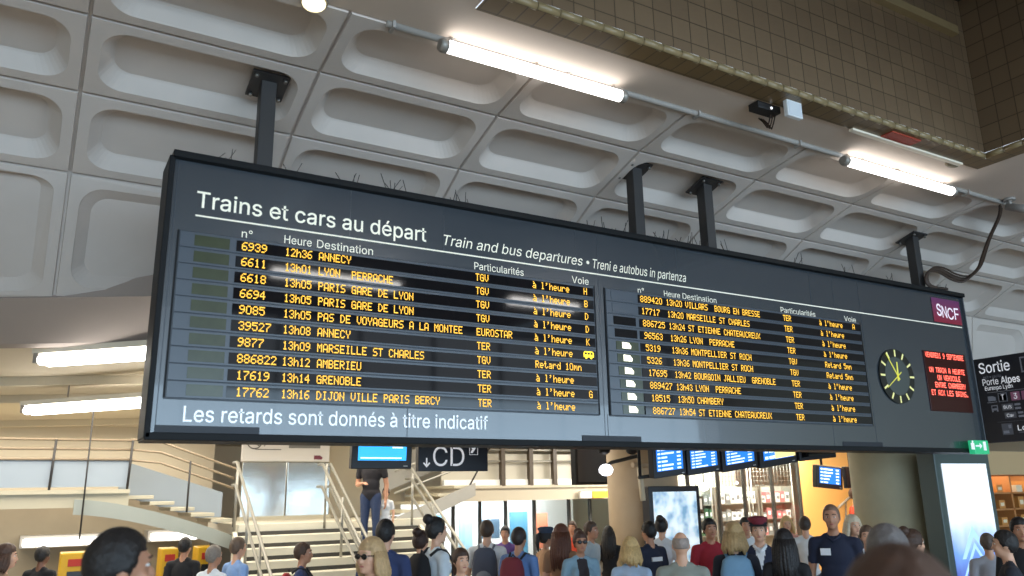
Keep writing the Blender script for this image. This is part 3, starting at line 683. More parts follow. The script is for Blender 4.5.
mb = MB(); mb.tube([(7.75, 15.1, 2.0), (8.5, 15.1, 3.2)], .018, 8); mb.build('brace', steel_m, r)
# stainless lift front with the platform sign above it
r = empty('steel_cladding', (4.37, 16.2, LZ), 'two brushed stainless steel panels behind the half landing', 'cladding')
for a, b in ((3.49, 4.34), (4.36, 5.22)):
    mb = MB(); mb.box(a, b, 16.2, 16.26, LZ, 2.63); mb.build('steel_panel', stain_m, r, bevel=.012)
mb = MB(); mb.box(3.46, 5.25, 16.16, 16.26, LZ, LZ + .07); mb.build('plinth', slab_m, r)
sign_w = mat('sign_white', (214, 210, 206), .5)
sign_k = mat('sign_black', (24, 24, 34), .4)
r = empty('route_panel', (4.3, 16.2, 2.64), 'white route panel with grey window above the steel panels', 'sign')
mb = MB(); mb.box(3.46, 5.18, 16.16, 16.26, 2.64, 3.22); mb.build('board', sign_w, r, bevel=.006)
mb = MB(); mb.box(4.35, 4.98, 16.145, 16.16, 2.90, 3.12); mb.build('grey_window', mat('sign_grey', (108, 106, 102), .3), r)
mb = MB(); write(mb, '07', (3.72, 16.155, 2.93), UX, UZ, .22, .17, lift=.004); mb.disc((3.68, 16.152, 3.02), .15, UX, UZ, 24, r_in=.13); mb.build('lettering', mat('sign_letter', (72, 66, 66), .5), r)
mb = MB(); mb.box(3.7, 4.2, 16.152, 16.158, 2.86, 2.875); mb.build('rule', mat('sign_letter', (72, 66, 66), .5), r)
mb = MB(); mb.slab([(4.86, 16.155, 2.68), (5.02, 16.155, 2.68), (5.04, 16.155, 2.72), (4.98, 16.155, 2.76), (4.86, 16.155, 2.76)], (0, -.004, 0)); mb.build('emblem', mat('sign_maroon', (110, 40, 60), .5), r)
mb = MB(); mb.box(5.25, 7.1, 17.0, 17.1, LZ, 3.44); struct('wall_stairwell', mb, cream)
mb = MB(); mb.box(-9, 3.4, 18.6, 18.7, MZ, 3.44); struct('wall_upper_left_back', mb, cream)
# undercroft at left: wall, strip lights, ticket machines
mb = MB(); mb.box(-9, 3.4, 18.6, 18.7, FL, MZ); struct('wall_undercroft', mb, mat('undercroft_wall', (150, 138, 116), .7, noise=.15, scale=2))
strip_g = mat('strip_glow', (245, 247, 250), .3, emit=(1, .96, .9, 1), estr=3.2)
for a, b, zz, lb in ((.0, 1.35, 1.22, 'white light bar over the ticket machines, the left one'), (2.18, 3.05, 1.24, 'white light bar over the ticket machines, the right one')):
    r = empty('light_bar', ((a + b) / 2, 17.9, zz), lb, 'lamp')
    mb = MB(); mb.box(a, b, 17.85, 18.0, zz - .07, zz + .07); mb.build('light_tube', strip_g, r, bevel=.03, seg=3)
    mb = MB(); mb.box(a - .05, b + .05, 18.0, 18.6, zz - .10, zz + .12); mb.build('housing', mat('housing_grey', (150, 146, 138), .5), r, bevel=.01)
yel = mat('machine_yellow', (224, 176, 32), .45)
for X, w, lb in ((.62, .62, 'yellow ticket machine with a red band under the left light bar'), (2.3, .3, 'narrow yellow ticket machine left of the man in black'), (2.95, .36, 'narrow yellow ticket machine right of the man in black'), (3.75, .4, 'small yellow ticket machine at the foot of the left stairs')):
    r = empty('ticket_machine', (X + w / 2, 17.2, 0), lb, 'machine', 'yellow ticket machines')
    hh = 1.05 if X != 3.75 else .72
    mb = MB(); mb.box(X, X + w, 17.1, 17.7, FL, hh); mb.build('body', yel, r, bevel=.02, seg=3)
    mb = MB(); mb.box(X + w * .2, X + w * .8, 17.085, 17.1, hh * .78, hh * .9); mb.build('red_band', mat('machine_red', (190, 52, 36), .5), r, bevel=.005)
    mb = MB(); mb.box(X + w * .2, X + w * .8, 17.08, 17.1, hh * .5, hh * .7); mb.build('screen', mat('machine_screen', (40, 44, 50), .2), r, bevel=.005)
    mb = MB(); mb.box(X + w * .3, X + w * .7, 17.085, 17.1, hh * .2, hh * .3); mb.build('tray', gap_m, r)
# ------------------------------------------------------------------ hanging screens and signs
scr_c = mat('screen_cyan', (10, 120, 210), .2, emit=(.02, .42, 1, 1), estr=1.0)
scr_b = mat('screen_blue', (10, 70, 170), .2, emit=(.02, .22, .85, 1), estr=.95)
scr_t = mat('screen_text', (220, 240, 255), .4, emit=(.75, .9, 1, 1), estr=.95)
scr_y = mat('screen_yellow', (240, 220, 130), .4, emit=(1, .85, .35, 1), estr=.9)
def monitor(X0, X1, zb_, zt_, Y, label, scr, roll=0., rows=6, tilt=.12, group=None, style='table', rng=1):
    c = Vector(((X0 + X1) / 2, Y, (zb_ + zt_) / 2)); w = X1 - X0; h = zt_ - zb_
    r = empty('hanging_monitor', c, label, 'monitor', group)
    T = Matrix.Translation(c) @ Matrix.Rotation(-roll, 4, 'Y') @ Matrix.Rotation(tilt, 4, 'X')
    mb = MB(); mb.box(-w / 2, w / 2, 0, .10, -h / 2, h / 2, 0, T); mb.build('frame', sign_k, r, bevel=.012)
    mb = MB(); mb.box(-w * .3, w * .3, .10, .22, -h * .3, h * .3, 0, T); mb.build('rear_housing', case_m, r, bevel=.01)
    sx0, sx1, sz0, sz1 = -w * .40, w * .40, -h * .30, h * .42
    mb = MB(); mb.box(sx0, sx1, -.004, 0, sz0, sz1, 0, T); sc = mb.build('screen', scr, r)
    rn = random.Random(rng); mb = MB()
    if style == 'table':
        for k in range(rows):
            zz = sz1 - (sz1 - sz0) * (k + .6) / rows; th = (sz1 - sz0) / rows * .22
            for a, b in ((.04, .14), (.18, .18 + rn.uniform(.2, .5)), (.78, .92)):
                mb.box(sx0 + (sx1 - sx0) * a, sx0 + (sx1 - sx0) * b, -.006, -.004, zz - th, zz + th, 0, T)
    else:
        for a, b, f, g in ((.12, .62, .50, .60), (.70, .92, .40, .45), (.05, .90, .06, .10)):
            mb.box(sx0 + (sx1 - sx0) * a, sx0 + (sx1 - sx0) * b, -.006, -.004, sz0 + (sz1 - sz0) * f, sz0 + (sz1 - sz0) * g, 0, T)
    tag(mb.build('screen_text', scr_t, sc), kind='stuff')
    mb = MB(); mb.box(w * .36, w * .43, -.003, 0, -h * .44, -h * .42, 0, T); mb.build('badge', sign_w, r)
    mb = MB(); mb.tube([c + Vector((0, .16, h * .2)), c + Vector((0, .16, (3.63 if Y < 9 else 3.44) - c.z))], .025, 8); mb.build('hanging_pole', steel_m, r)
    return r
monitor(3.50, 4.33, 2.285, 2.83, 10.0, 'cyan screen in black frame hanging left of the CD sign', scr_c, style='note', tilt=.08)
MG = 'blue departure screens in the row under the board'
monitor(6.43, 6.95, 2.11, 2.50, 7.62, 'blue departure screen on the pillar, leftmost of the row beneath the board', scr_b, .10, group=MG, rng=2)
monitor(6.97, 7.53, 2.145, 2.55, 7.62, 'blue departure screen second from the pillar in the row beneath the board', scr_b, .11, 8, group=MG, rng=3)
monitor(7.56, 8.20, 2.19, 2.62, 7.62, 'blue departure screen third from the pillar in the row beneath the board', scr_b, .12, 8, group=MG, rng=4)
m4 = monitor(8.24, 8.96, 2.245, 2.70, 7.62, 'blue and yellow screen fourth from the pillar in the row beneath the board', scr_b, .12, 4, group=MG, rng=5)
mb = MB(); T = Matrix.Translation((8.6, 7.6, 2.47)) @ Matrix.Rotation(-.12, 4, 'Y') @ Matrix.Rotation(.12, 4, 'X'); mb.box(-.12, .27, -.03, -.024, -.12, .18, 0, T); mb.build('yellow_notice', scr_y, m4)
mb = MB(); mb.slab([(8.99, 7.6, 2.30), (9.74, 7.6, 2.36), (9.74, 7.6, 2.8), (8.99, 7.6, 2.75)], (0, .25, 0))
r = empty('dark_screen', (9.36, 7.7, 2.36), 'unlit black monitor at the right end of the screen row', 'monitor')
mb.build('frame', sign_k, r, bevel=.012)
mb = MB(); mb.slab([(9.03, 7.594, 2.35), (9.70, 7.594, 2.41), (9.70, 7.594, 2.76), (9.03, 7.594, 2.71)], (0, .005, 0)); mb.build('screen', win_m, r)
mb = MB(); mb.tube([(9.36, 7.72, 2.6), (9.36, 7.72, 3.64)], .025, 8); mb.build('hanging_pole', steel_m, r)
r = empty('screen_rail', (7.7, 7.86, 2.2), 'dark slanting rail carrying the row of blue screens', 'rail')
mb = MB(); mb.tube([(6.4, 7.87, 2.11), (9.0, 7.87, 2.33)], .022, 8); mb.build('rail', steel_m, r)
for X in (6.42, 8.98):
    mb = MB(); mb.tube([(X, 7.87, 2.12 if X < 7 else 2.33), (X, 7.87, 3.58)], .02, 8); mb.build('hanging_pole', steel_m, r)
monitor(12.22, 12.92, 1.93, 2.33, 10.0, 'small blue screen hanging before the orange wall', scr_b, -.08, 5, rng=6, tilt=.05)
# CD sign
r = empty('platform_sign', (4.95, 10.0, 2.26), 'black CD platform sign with white arrow and capitals', 'sign')
mb = MB(); mb.box(4.42, 5.47, 10.0, 10.1, 2.255, 2.66); sb = mb.build('board', sign_k, r, bevel=.006)
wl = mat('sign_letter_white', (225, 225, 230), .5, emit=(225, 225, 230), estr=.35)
mb = MB(); write(mb, 'C', (4.63, 9.998, 2.325), UX, UZ, .215, .255); write(mb, 'D', (4.89, 9.998, 2.325), UX, UZ, .21, .255); mb.build('lettering', wl, r)
mb = MB(); mb.box(4.528, 4.546, 9.992, 9.998, 2.32, 2.43); mb.slab([(4.537, 9.998, 2.305), (4.59, 9.998, 2.36), (4.575, 9.998, 2.372), (4.537, 9.998, 2.335), (4.499, 9.998, 2.372), (4.484, 9.998, 2.36)], (0, -.005, 0)); mb.build('arrow', wl, r)
mb = MB()
for a, b, c_, d in ((5.18, 5.31, 2.475, 2.480), (5.18, 5.31, 2.605, 2.610), (5.18, 5.185, 2.475, 2.61), (5.305, 5.31, 2.475, 2.61)): mb.box(a, b, 9.993, 9.998, c_, d)
mb.slab([(5.20, 9.998, 2.50), (5.23, 9.998, 2.50), (5.285, 9.998, 2.575), (5.285, 9.998, 2.59), (5.255, 9.998, 2.59), (5.20, 9.998, 2.515)], (0, -.004, 0)); mb.disc((5.225, 9.994, 2.565), .012, UX, UZ, 10); mb.build('escalator_pictogram', wl, r)
for X in (4.6, 5.3):
    mb = MB(); mb.tube([(X, 10.05, 2.65), (X, 10.05, 3.44)], .018, 8); mb.build('hanging_pole', steel_m, r)
# small C sign and slender dark post at right
r = empty('platform_sign', (13.2, 10.0, 1.9), 'small black C sign beside the slender dark post', 'sign')
mb = MB(); mb.box(13.02, 13.42, 10.0, 10.08, 1.93, 2.32); mb.build('board', sign_k, r, bevel=.005)
mb = MB(); write(mb, 'C', (13.22, 9.998, 2.08), UX, UZ, .13, .14); mb.build('lettering', wl, r)
mb = MB(); mb.tube([(13.2, 10.04, 2.3), (13.2, 10.04, 3.44)], .018, 8); mb.build('hanging_pole', steel_m, r)
mb = MB(); mb.box(13.40, 13.52, 9.8, 9.95, FL, 3.44); tag(mb.build('dark_post', mat('post_green_grey', (62, 66, 64), .5), bevel=.01), 'slender dark post left of the thick pillar', 'post')
# exit sign hung along Y, reading toward the viewer
SX, SY0, SZ0, SZ1 = 12.10, 6.87, 2.54, 3.78
r = empty('exit_direction_sign', (SX, 6.0, SZ0), 'black Sortie sign with tram and bus pictograms right of the board', 'sign')
mb = MB(); mb.box(SX, SX + .12, 5.1, SY0, SZ0, SZ1); mb.build('board', sign_k, r, bevel=.006)
UY = (0, -1, 0)
def sy(t, yy, z_, w, c, m=wl, nm='lettering', bold=0):
    mb = MB(); write(mb, t, (SX - .002, yy, z_), UY, UZ, w, c, bold=bold); mb.build(nm, m, r)
dim = mat('sign_letter_dim', (140, 140, 150), .5); pink = mat('tram_pink', (150, 92, 120), .5)
sy('Sortie', 6.745, 3.555, .45, .155, bold=.006); sy('exit • uscita', 6.70, 3.475, .26, .042, dim); sy('Porte', 6.72, 3.375, .23, .095); sy('Alpes', 6.455, 3.375, .27, .10, bold=.014); sy('Eurexpo Lyon', 6.70, 3.30, .40, .058, bold=.006)
mb = MB(); mb.box(SX - .004, SX - .002, 5.2, 6.68, 3.262, 3.268); mb.build('rule', dim, r)
def tile_y_(y0, z0, w, h, m, nm, t=None, mt=wl, tc=.08, tw=None):
    mb = MB(); mb.box(SX - .005, SX - .001, y0 - w, y0, z0, z0 + h); o = mb.build(nm, m, r)
    if t:
        mb = MB(); write(mb, t, (SX - .006, y0 - w * .3 if tw is None else y0 - (w - tw) / 2, z0 + (h - tc) / 2), UY, UZ, w * .4 if tw is None else tw, tc, lift=.002); mb.build('lettering', mt, o)
tile_y_(6.53, 3.115, .125, .125, dim, 'tram_badge'); tile_y_(6.52, 3.124, .107, .107, sign_k, 'tram_badge_face', 'T')
for k, t in enumerate('3456'): tile_y_(6.35 - .15 * k, 3.115, .125, .125, pink, 'line_badge', t)
mb = MB()   # tram pictogram
mb.slab([(SX - .002, 6.68, 3.14), (SX - .002, 6.57, 3.14), (SX - .002, 6.57, 3.19), (SX - .002, 6.61, 3.21), (SX - .002, 6.68, 3.21)], (-.004, 0, 0)); mb.box(SX - .006, SX - .002, 6.56, 6.70, 3.115, 3.125); mb.build('tram_pictogram', dim, r)
mb = MB(); mb.box(SX - .006, SX - .002, 6.56, 6.65, 3.0, 3.075); mb.box(SX - .006, SX - .002, 6.63, 6.65, 2.98, 3.0); mb.box(SX - .006, SX - .002, 6.56, 6.58, 2.98, 3.0); mb.build('bus_pictogram', dim, r)
mb = MB(); mb.box(SX - .008, SX - .006, 6.572, 6.638, 3.03, 3.062); mb.build('bus_window', sign_k, r)
dimk = mat('sign_badge_grey', (92, 92, 100), .5)
tile_y_(6.50, 2.985, .16, .095, dimk, 'bus_badge', 'BUS', wl, .045, .11); tile_y_(6.48, 2.87, .16, .085, dimk, 'coach_badge', 'Car', wl, .045, .10)
for yy, zz, w in ((6.32, 3.045, .08), (6.32, 2.99, .08), (6.29, 2.925, .07), (6.29, 2.875, .26)):
    mb = MB(); mb.box(SX - .005, SX - .002, yy - w, yy, zz, zz + .028); mb.build('line_number_bar', dim, r)
mb = MB(); mb.box(SX - .004, SX - .002, 5.2, 6.60, 2.825, 2.829); mb.build('rule', dimk, r)
sy('Location', 6.33, 2.69, .46, .075, bold=.006)
mb = MB(); mb.box(SX - .005, SX - .002, 6.20, 6.32, 2.655, 2.672); mb.build('small_line', dimk, r)
mb = MB(); mb.box(SX - .004, SX - .002, 6.40, 6.55, 2.64, 2.80); o = mb.build('car_pictogram', dimk, r)
mb = MB(); mb.box(SX - .006, SX - .004, 6.455, 6.535, 2.66, 2.70); mb.build('car_shape', dim, o)
mb = MB(); mb.box(SX - .006, SX - .004, 6.415, 6.455, 2.73, 2.78); mb.build('key_shape', dim, o)
mb = MB(); mb.box(SX - .005, SX - .002, 5.84, 6.145, 3.50, 3.72); o = mb.build('exit_pictogram', dim, r); mb = MB(); mb.box(SX - .007, SX - .005, 5.86, 6.125, 3.52, 3.70); mb.build('pictogram_face', sign_k, o)
for yy in (5.4,):
    mb = MB(); mb.tube([(SX + .06, yy, SZ1 - .02), (SX + .06, yy, 5.05)], .018, 8); mb.build('hanging_pole', steel_m, r)
# little green emergency sign on the board's lower corner
r = empty('emergency_exit_sign', (10.25, 5.93, zb(.38)), 'small green emergency exit sign at lower right corner of the board', 'sign')
gm = mat('exit_green', (20, 130, 80), .4, emit=(.02, .34, .16, 1), estr=.8)
mb = MB(); mb.box(10.200, 10.520, 5.90, 5.975, zb(.375), zb(.545)); mb.build('body', gm, r, bevel=.006)
mb = MB(); mb.box(10.130, 10.200, 5.895, 5.90, zb(.43), zb(.51)); mb.disc((10.170, 5.896, zb(.525)), .018, UX, UZ, 10); mb.slab([(10.230, 5.899, zb(.465)), (10.320, 5.899, zb(.465)), (10.320, 5.899, zb(.44)), (10.370, 5.899, zb(.475)), (10.320, 5.899, zb(.51)), (10.320, 5.899, zb(.485)), (10.230, 5.899, zb(.485))], (0, -.004, 0)); mb.box(10.400, 10.455, 5.895, 5.90, zb(.42), zb(.53))
mb.build('pictogram', wl, r)
# ------------------------------------------------------------------ pillars, light boxes
conc = mat('pillar_concrete', (172, 152, 126), .75, noise=.10, scale=5)
conc2 = mat('pillar_concrete_green', (172, 166, 140), .7, noise=.14, scale=4)
mb = MB(); mb.tube([(9.1, 11.1, FL), (9.1, 11.1, 3.44)], .60, 40); struct('trim_5', mb, conc, 'round tan concrete pillar in the middle distance')
mb = MB(); mb.tube([(11.5, 7.98, FL), (11.5, 7.98, 4.4)], .62, 40); struct('trim_6', mb, conc2, 'thick round concrete pillar below the clock')
r = empty('poster_light_box', (9.1, 10.3, .5), 'pale blue illuminated poster with dark frame on the middle pillar', 'poster')
poster = bpy.data.materials.new('pale_poster'); poster.use_nodes = True; nt = poster.node_tree; b = nt.nodes['Principled BSDF']
tc = nt.nodes.new('ShaderNodeTexCoord'); nz = nt.nodes.new('ShaderNodeTexNoise'); nz.inputs['Scale'].default_value = 4; rp = nt.nodes.new('ShaderNodeValToRGB')
rp.color_ramp.elements[0].position = .35; rp.color_ramp.elements[0].color = S(120, 160, 190); rp.color_ramp.elements[1].position = .6; rp.color_ramp.elements[1].color = S(232, 244, 250)
nt.links.new(tc.outputs['Object'], nz.inputs['Vector']); nt.links.new(nz.outputs['Fac'], rp.inputs[0]); nt.links.new(rp.outputs[0], b.inputs['Base Color']); nt.links.new(rp.outputs[0], b.inputs['Emission Color']); b.inputs['Emission Strength'].default_value = .5
mb = MB(); mb.box(8.56, 9.64, 10.30, 10.48, .35, 2.02); mb.build('frame', sign_k, r, bevel=.01)
mb = MB(); mb.box(8.64, 9.56, 10.292, 10.30, .45, 1.93); mb.build('poster', poster, r)
mb = MB(); mb.box(8.75, 8.85, 10.48, 10.55, .6, 1.8); mb.build('mount', steel_m, r)
r = empty('pipe_bracket', (8.5, 10.35, 2.3), 'pale pipe tee with drop pipe on the middle pillar', 'pipe')
mb = MB(); mb.tube([(8.30, 10.35, 2.36), (9.3, 10.35, 2.36)], .045, 10); mb.build('pipe', conc, r)
mb = MB(); mb.tube([(8.42, 10.33, 2.36), (8.46, 10.33, 1.80)], .045, 10); mb.build('drop_pipe', mat('pipe_beige', (196, 182, 156), .5), r)
r = empty('spot_lamp', (8.0, 10.4, 2.3), 'bright white spot lamp beside the dark screen', 'lamp')
c = P(606, 470, 10.4)
mb = MB(); mb.ell(c, (.11, .11, .09)); mb.build('lamp_head', mat('spot_glow', (245, 245, 255), .3, emit=(.9, .92, 1, 1), estr=6), r)
mb = MB(); mb.tube([c + Vector((0, .08, .03)), c + Vector((.2, .12, .12)), (8.45, 10.4, 2.5), (8.5, 10.62, 2.5)], .03, 8); mb.build('arm', steel_m, r)
for k, (px, w) in enumerate(((604, 'black dome camera above the spot lamp'), (632, 'black dome camera above the drop pipe'))):
    c = P(px, 450, 10.4); r = empty('dome_camera', c, w, 'camera')
    mb = MB(); mb.ell(c, (.10, .10, .075)); mb.build('dome', case_m, r)
    mb = MB(); mb.tube([c + Vector((0, 0, .03)), (c.x, 10.4, 3.44)], .03, 8); mb.build('stem', steel_m, r)
r = empty('unlit_screen', (9.0, 12.5, 2.1), 'large unlit dark screen hanging left of the middle pillar', 'screen')
a, b_ = P(576, 485, 12.6), P(606, 440, 12.6)
mb = MB(); mb.box(a.x, b_.x, 12.6, 12.75, a.z, b_.z + .15); mb.build('frame', case_m, r, bevel=.01)
mb = MB(); mb.box(a.x + .05, b_.x - .05, 12.592, 12.6, a.z + .05, b_.z + .1); mb.build('screen', mat('dark_screen_face', (34, 30, 34), .2), r)
mb = MB(); mb.tube([((a.x + b_.x) / 2, 12.7, 2.9), ((a.x + b_.x) / 2, 12.7, 3.44)], .03, 8); mb.build('hanging_pole', steel_m, r)
# tall advertising light box by the thick pillar
ad = bpy.data.materials.new('blue_white_poster'); ad.use_nodes = True; nt = ad.node_tree; b = nt.nodes['Principled BSDF']
tc = nt.nodes.new('ShaderNodeTexCoord'); sp = nt.nodes.new('ShaderNodeSeparateXYZ'); nz = nt.nodes.new('ShaderNodeTexNoise'); nz.inputs['Scale'].default_value = 3; ma = nt.nodes.new('ShaderNodeMath'); ma.operation = 'MULTIPLY_ADD'; rp = nt.nodes.new('ShaderNodeValToRGB')
nt.links.new(tc.outputs['Generated'], sp.inputs[0]); nt.links.new(tc.outputs['Generated'], nz.inputs['Vector']); nt.links.new(nz.outputs['Fac'], ma.inputs[0]); ma.inputs[1].default_value = .25; nt.links.new(sp.outputs[2], ma.inputs[2]); nt.links.new(ma.outputs[0], rp.inputs[0])
e = rp.color_ramp.elements; e[0].position = .30; e[0].color = S(70, 66, 160); e[1].position = .72; e[1].color = S(238, 244, 252); k_ = e.new(.50); k_.color = S(120, 160, 225)
nt.links.new(rp.outputs[0], b.inputs['Base Color']); nt.links.new(rp.outputs[0], b.inputs['Emission Color']); b.inputs['Emission Strength'].default_value = .5
r = empty('advertising_light_box', (11.6, 6.9, .1), 'tall glowing blue and white advertising panel by the thick pillar', 'advertisement')
mb = MB(); mb.box(10.98, 12.34, 6.95, 7.22, .12, 2.42); mb.build('frame', mat('adbox_frame', (70, 84, 82), .4), r, bevel=.015)
mb = MB(); mb.box(11.12, 12.22, 6.94, 6.95, .3, 2.25); mb.build('poster', ad, r)
mb = MB()
for dx, dz, w in ((0, 0, .085), (.0, -.22, .05)):
    mb.slab([(11.28, 6.938, .95 + dz), (11.62 + dx, 6.938, 1.38 + dz), (11.98, 6.938, .95 + dz), (11.98 - w, 6.938, .95 + dz), (11.62, 6.938, 1.38 + dz - w * 1.6), (11.28 + w, 6.938, .95 + dz)], (0, -.004, 0))
mb.build('poster_chevron', mat('chevron_pale', (170, 205, 240), .4, emit=S(170, 205, 240), estr=.6), r)
mb = MB(); mb.box(11.3, 12.05, 7.0, 7.2, FL, .12); mb.build('foot', steel_m, r)
# ------------------------------------------------------------------ shops
glass = glass_mat('shop_glass', (.96, .98, .98), .08)
mull = mat('mullion_dark', (60, 58, 54), .5)
white_w = mat('shop_white', (232, 236, 234), .6)
area_light('shop_lamp', (9.8, 17.6, 1.72), (4, 1.2), 95, (.95, .98, 1), (0, .7, -1))
mb = MB(); mb.box(7.4, 13.0, 18.9, 19.0, FL, 1.8); struct('wall_shop_back', mb, white_w)
r = empty('shop_glazing', (9.8, 16.0, 0), 'bright glazed shop front under the bridge', 'shop front')
for a, b_ in zip((7.9, 8.55, 9.2, 9.95, 10.9, 11.5), (8.55, 9.2, 9.95, 10.9, 11.5, 12.4)):
    mb = MB(); mb.box(a + .03, b_ - .03, 16.02, 16.035, .1, 1.78); mb.build('glass_pane', glass, r)
for X in (7.9, 8.55, 9.2, 9.95, 10.9, 11.5, 12.4):
    mb = MB(); mb.box(X - .03, X + .03, 15.99, 16.06, FL, 1.80); mb.build('mullion', mull, r)
mb = MB(); mb.box(7.9, 12.4, 15.97, 16.06, FL, .1); mb.build('bottom_rail', mull, r)
r = empty('shop_sign', (11.3, 15.1, 1.8), 'yellow shop sign on the bridge edge left of the middle pillar', 'sign')
a, b_ = P(592, 498, 15.1), P(607, 491, 15.1)
mb = MB(); mb.box(a.x, b_.x, 15.06, 15.142, a.z, b_.z); mb.build('board', mat('sign_amber', (236, 168, 40), .5, emit=(236, 168, 40), estr=.35), r, bevel=.004)
mb = MB(); mb.box(a.x - .33, a.x - .02, 15.07, 15.142, a.z, b_.z); mb.build('white_end', sign_w, r)
# blue kiosk shapes and poster inside the shop
for X, w, z0, z1, c, lb in ((10.35, .5, .3, 1.5, (70, 130, 160), 'blue banner inside the shop front, the right one'), (11.05, .4, .6, 1.45, (206, 120, 90), 'orange banner inside the shop front by the yellow sign'), (8.1, .42, .25, 1.5, (96, 150, 176), 'blue banner inside the shop front, the left one'), (9.55, .5, .9, 1.35, (60, 88, 110), 'dark blue screen inside the shop front'), (8.95, .35, .5, 1.6, (150, 190, 210), 'pale blue banner inside the shop front, the narrow one')):
    r = empty('shop_banner', (X + w / 2, 17.8, z0), lb, 'banner')
    mb = MB(); mb.box(X, X + w, 17.8, 17.85, z0, z1); mb.build('panel', mat('banner%d' % int(X * 10), c, .5), r, bevel=.004)
    mb = MB(); mb.tube([(X + w / 2, 17.87, FL), (X + w / 2, 17.87, z1)], .02, 8); mb.build('pole', steel_m, r)
# glass store at right of the middle pillar
mb = MB(); mb.box(12.75, 15.4, 15.1, 15.2, FL, 3.44); struct('wall_store_back', mb, mat('store_back', (226, 224, 208), .7, noise=.08, scale=1.5))
area_light('store_lamp', (13.4, 12.5, 3.2), (3.5, .8), 230, (1, .98, .92), (0, 1, -.9))
r = empty('store_glazing', (12.5, 12.0, 0), 'glass store wall with dark mullions right of the middle pillar', 'shop front')
MX = (10.2, 10.95, 11.74, 12.45, 13.26, 14.07)
for a, b_ in zip(MX[:-1], MX[1:]):
    mb = MB(); mb.box(a + .025, b_ - .025, 12.0, 12.015, .08, 2.62); mb.build('glass_pane', glass, r)
for X in MX:
    mb = MB(); mb.box(X - .022, X + .022, 11.97, 12.04, FL, 2.65); mb.build('mullion', mull, r)
mb = MB(); mb.box(10.2, 14.07, 11.96, 12.05, 2.62, 2.72); mb.build('head_rail', mull, r)
mb = MB(); mb.box(10.2, 14.07, 11.96, 12.05, FL, .08); mb.build('bottom_rail', mull, r)
# racks of goods in the store
rack_m = mat('rack_metal', (150, 150, 140), .4, metal=.5)
good = [mat('goods_white', (228, 230, 226), .5), mat('goods_green', (54, 98, 70), .5), mat('goods_grey', (120, 126, 124), .5), mat('goods_black', (36, 40, 40), .5), mat('goods_rose', (196, 120, 120), .5)]
rnd = random.Random(11)
def rack(X0, X1, Y, z0, zs, label, glabel, group, cols, cmap, gname='packet'):
    ro = empty('display_rack', ((X0 + X1) / 2, Y, 0), label, 'shelf rack')
    for X in (X0, X1):
        mb = MB(); mb.box(X - .02, X + .02, Y, Y + .3, FL, zs[-1] + .35); mb.build('upright', rack_m, ro)
    mb = MB(); mb.box(X0, X1, Y + .28, Y + .30, z0, zs[-1] + .35); mb.build('back_panel', mat('rack_back', (150, 156, 146), .6), ro)
    for zz in zs:
        mb = MB(); mb.box(X0, X1, Y, Y + .28, zz - .02, zz); mb.build('shelf', rack_m, ro)
    n = 0
    for j, zz in enumerate(zs):
        for k in range(cols):
            w = (X1 - X0 - .06) / cols; hh = rnd.uniform(.13, .25); x = X0 + .03 + w * k
            m_ = cmap[(k * 2 + j + rnd.randint(0, 1)) % len(cmap)]
            mb = MB(); mb.box(x + .012, x + w - .012, Y + .04, Y + .24, zz + .001, zz + hh); mb.box(x + w * .25, x + w * .75, Y + .035, Y + .04, zz + hh * .35, zz + hh * .7, 1)
            o = mb.build(gname, [m_, good[0] if m_ is not good[0] else good[2]], bevel=.006)
            tag(o, glabel, 'packet', group)
rack(11.9, 12.8, 13.2, .7, (1.0, 1.32, 1.64), 'goods rack behind the glass store front, the left one', 'packet on the left rack inside the glass store', 'packets on the left store rack', 6, good[1:4])
rack(12.95, 14.1, 13.2, .6, (.95, 1.3, 1.65), 'goods rack behind the glass store front, the middle one', 'packet on the middle rack inside the glass store', 'packets on the middle store rack', 7, [good[0], good[2], good[0]])
rack(14.2, 15.2, 13.2, .6, (.95, 1.3, 1.65), 'goods rack behind the glass store front, the right one', 'packet on the right rack inside the glass store', 'packets on the right store rack', 6, [good[0], good[4], good[2]])
for X0, X1, lb in ((12.5, 13.6, 'left'), (13.7, 15.0, 'right')):
    r = empty('wire_grid', ((X0 + X1) / 2, 13.0, 2.0), 'grey wire grid panel high inside the glass store, the %s one' % lb, 'grid panel')
    mb = MB()
    for k in range(13): x = X0 + (X1 - X0) * k / 12; mb.tube([(x, 13.0, 2.02), (x, 13.0, 2.52)], .006, 4)
    for k in range(6): zz = 2.02 + .1 * k; mb.tube([(X0, 13.0, zz), (X1, 13.0, zz)], .006, 4)
    mb.build('wires', rack_m, r)
    for x in (X0, X1):
        mb = MB(); mb.tube([(x, 13.0, FL), (x, 13.0, 2.55)], .018, 6); mb.build('post', rack_m, r)
for k, (px, py, lb) in enumerate(((704, 487, 'bright round lamp inside the glass store near the pillar'), (737, 483, 'small ceiling spot inside the glass store'))):
    c = P(px, py, 13.0); r = empty('store_lamp', c, lb, 'lamp'); q = .10 if k == 0 else .03
    mb = MB(); mb.ell(c, (q, q, q * .8)); mb.build('lamp_shade', mat('store_glow', (250, 250, 250), .3, emit=(1, .98, .92, 1), estr=5), r)
    mb = MB(); mb.tube([c + Vector((0, 0, q * .7)), (c.x, 13.0, 3.44)], .012, 6); mb.build('stem', steel_m, r)
a, b_ = P(692, 512, 12.6), P(703, 496, 12.6)
r = empty('portrait_poster', ((a.x + b_.x) / 2, 12.6, a.z), 'small framed black and white poster hanging in the glass store', 'poster')
mb = MB(); mb.box(a.x, b_.x, 12.6, 12.64, a.z, b_.z); mb.build('frame', mat('poster_green', (30, 50, 46), .4), r, bevel=.006)
mb = MB(); mb.box(a.x + .05, b_.x - .05, 12.592, 12.6, a.z + .05, b_.z - .05); mb.build('picture', sign_w, r)
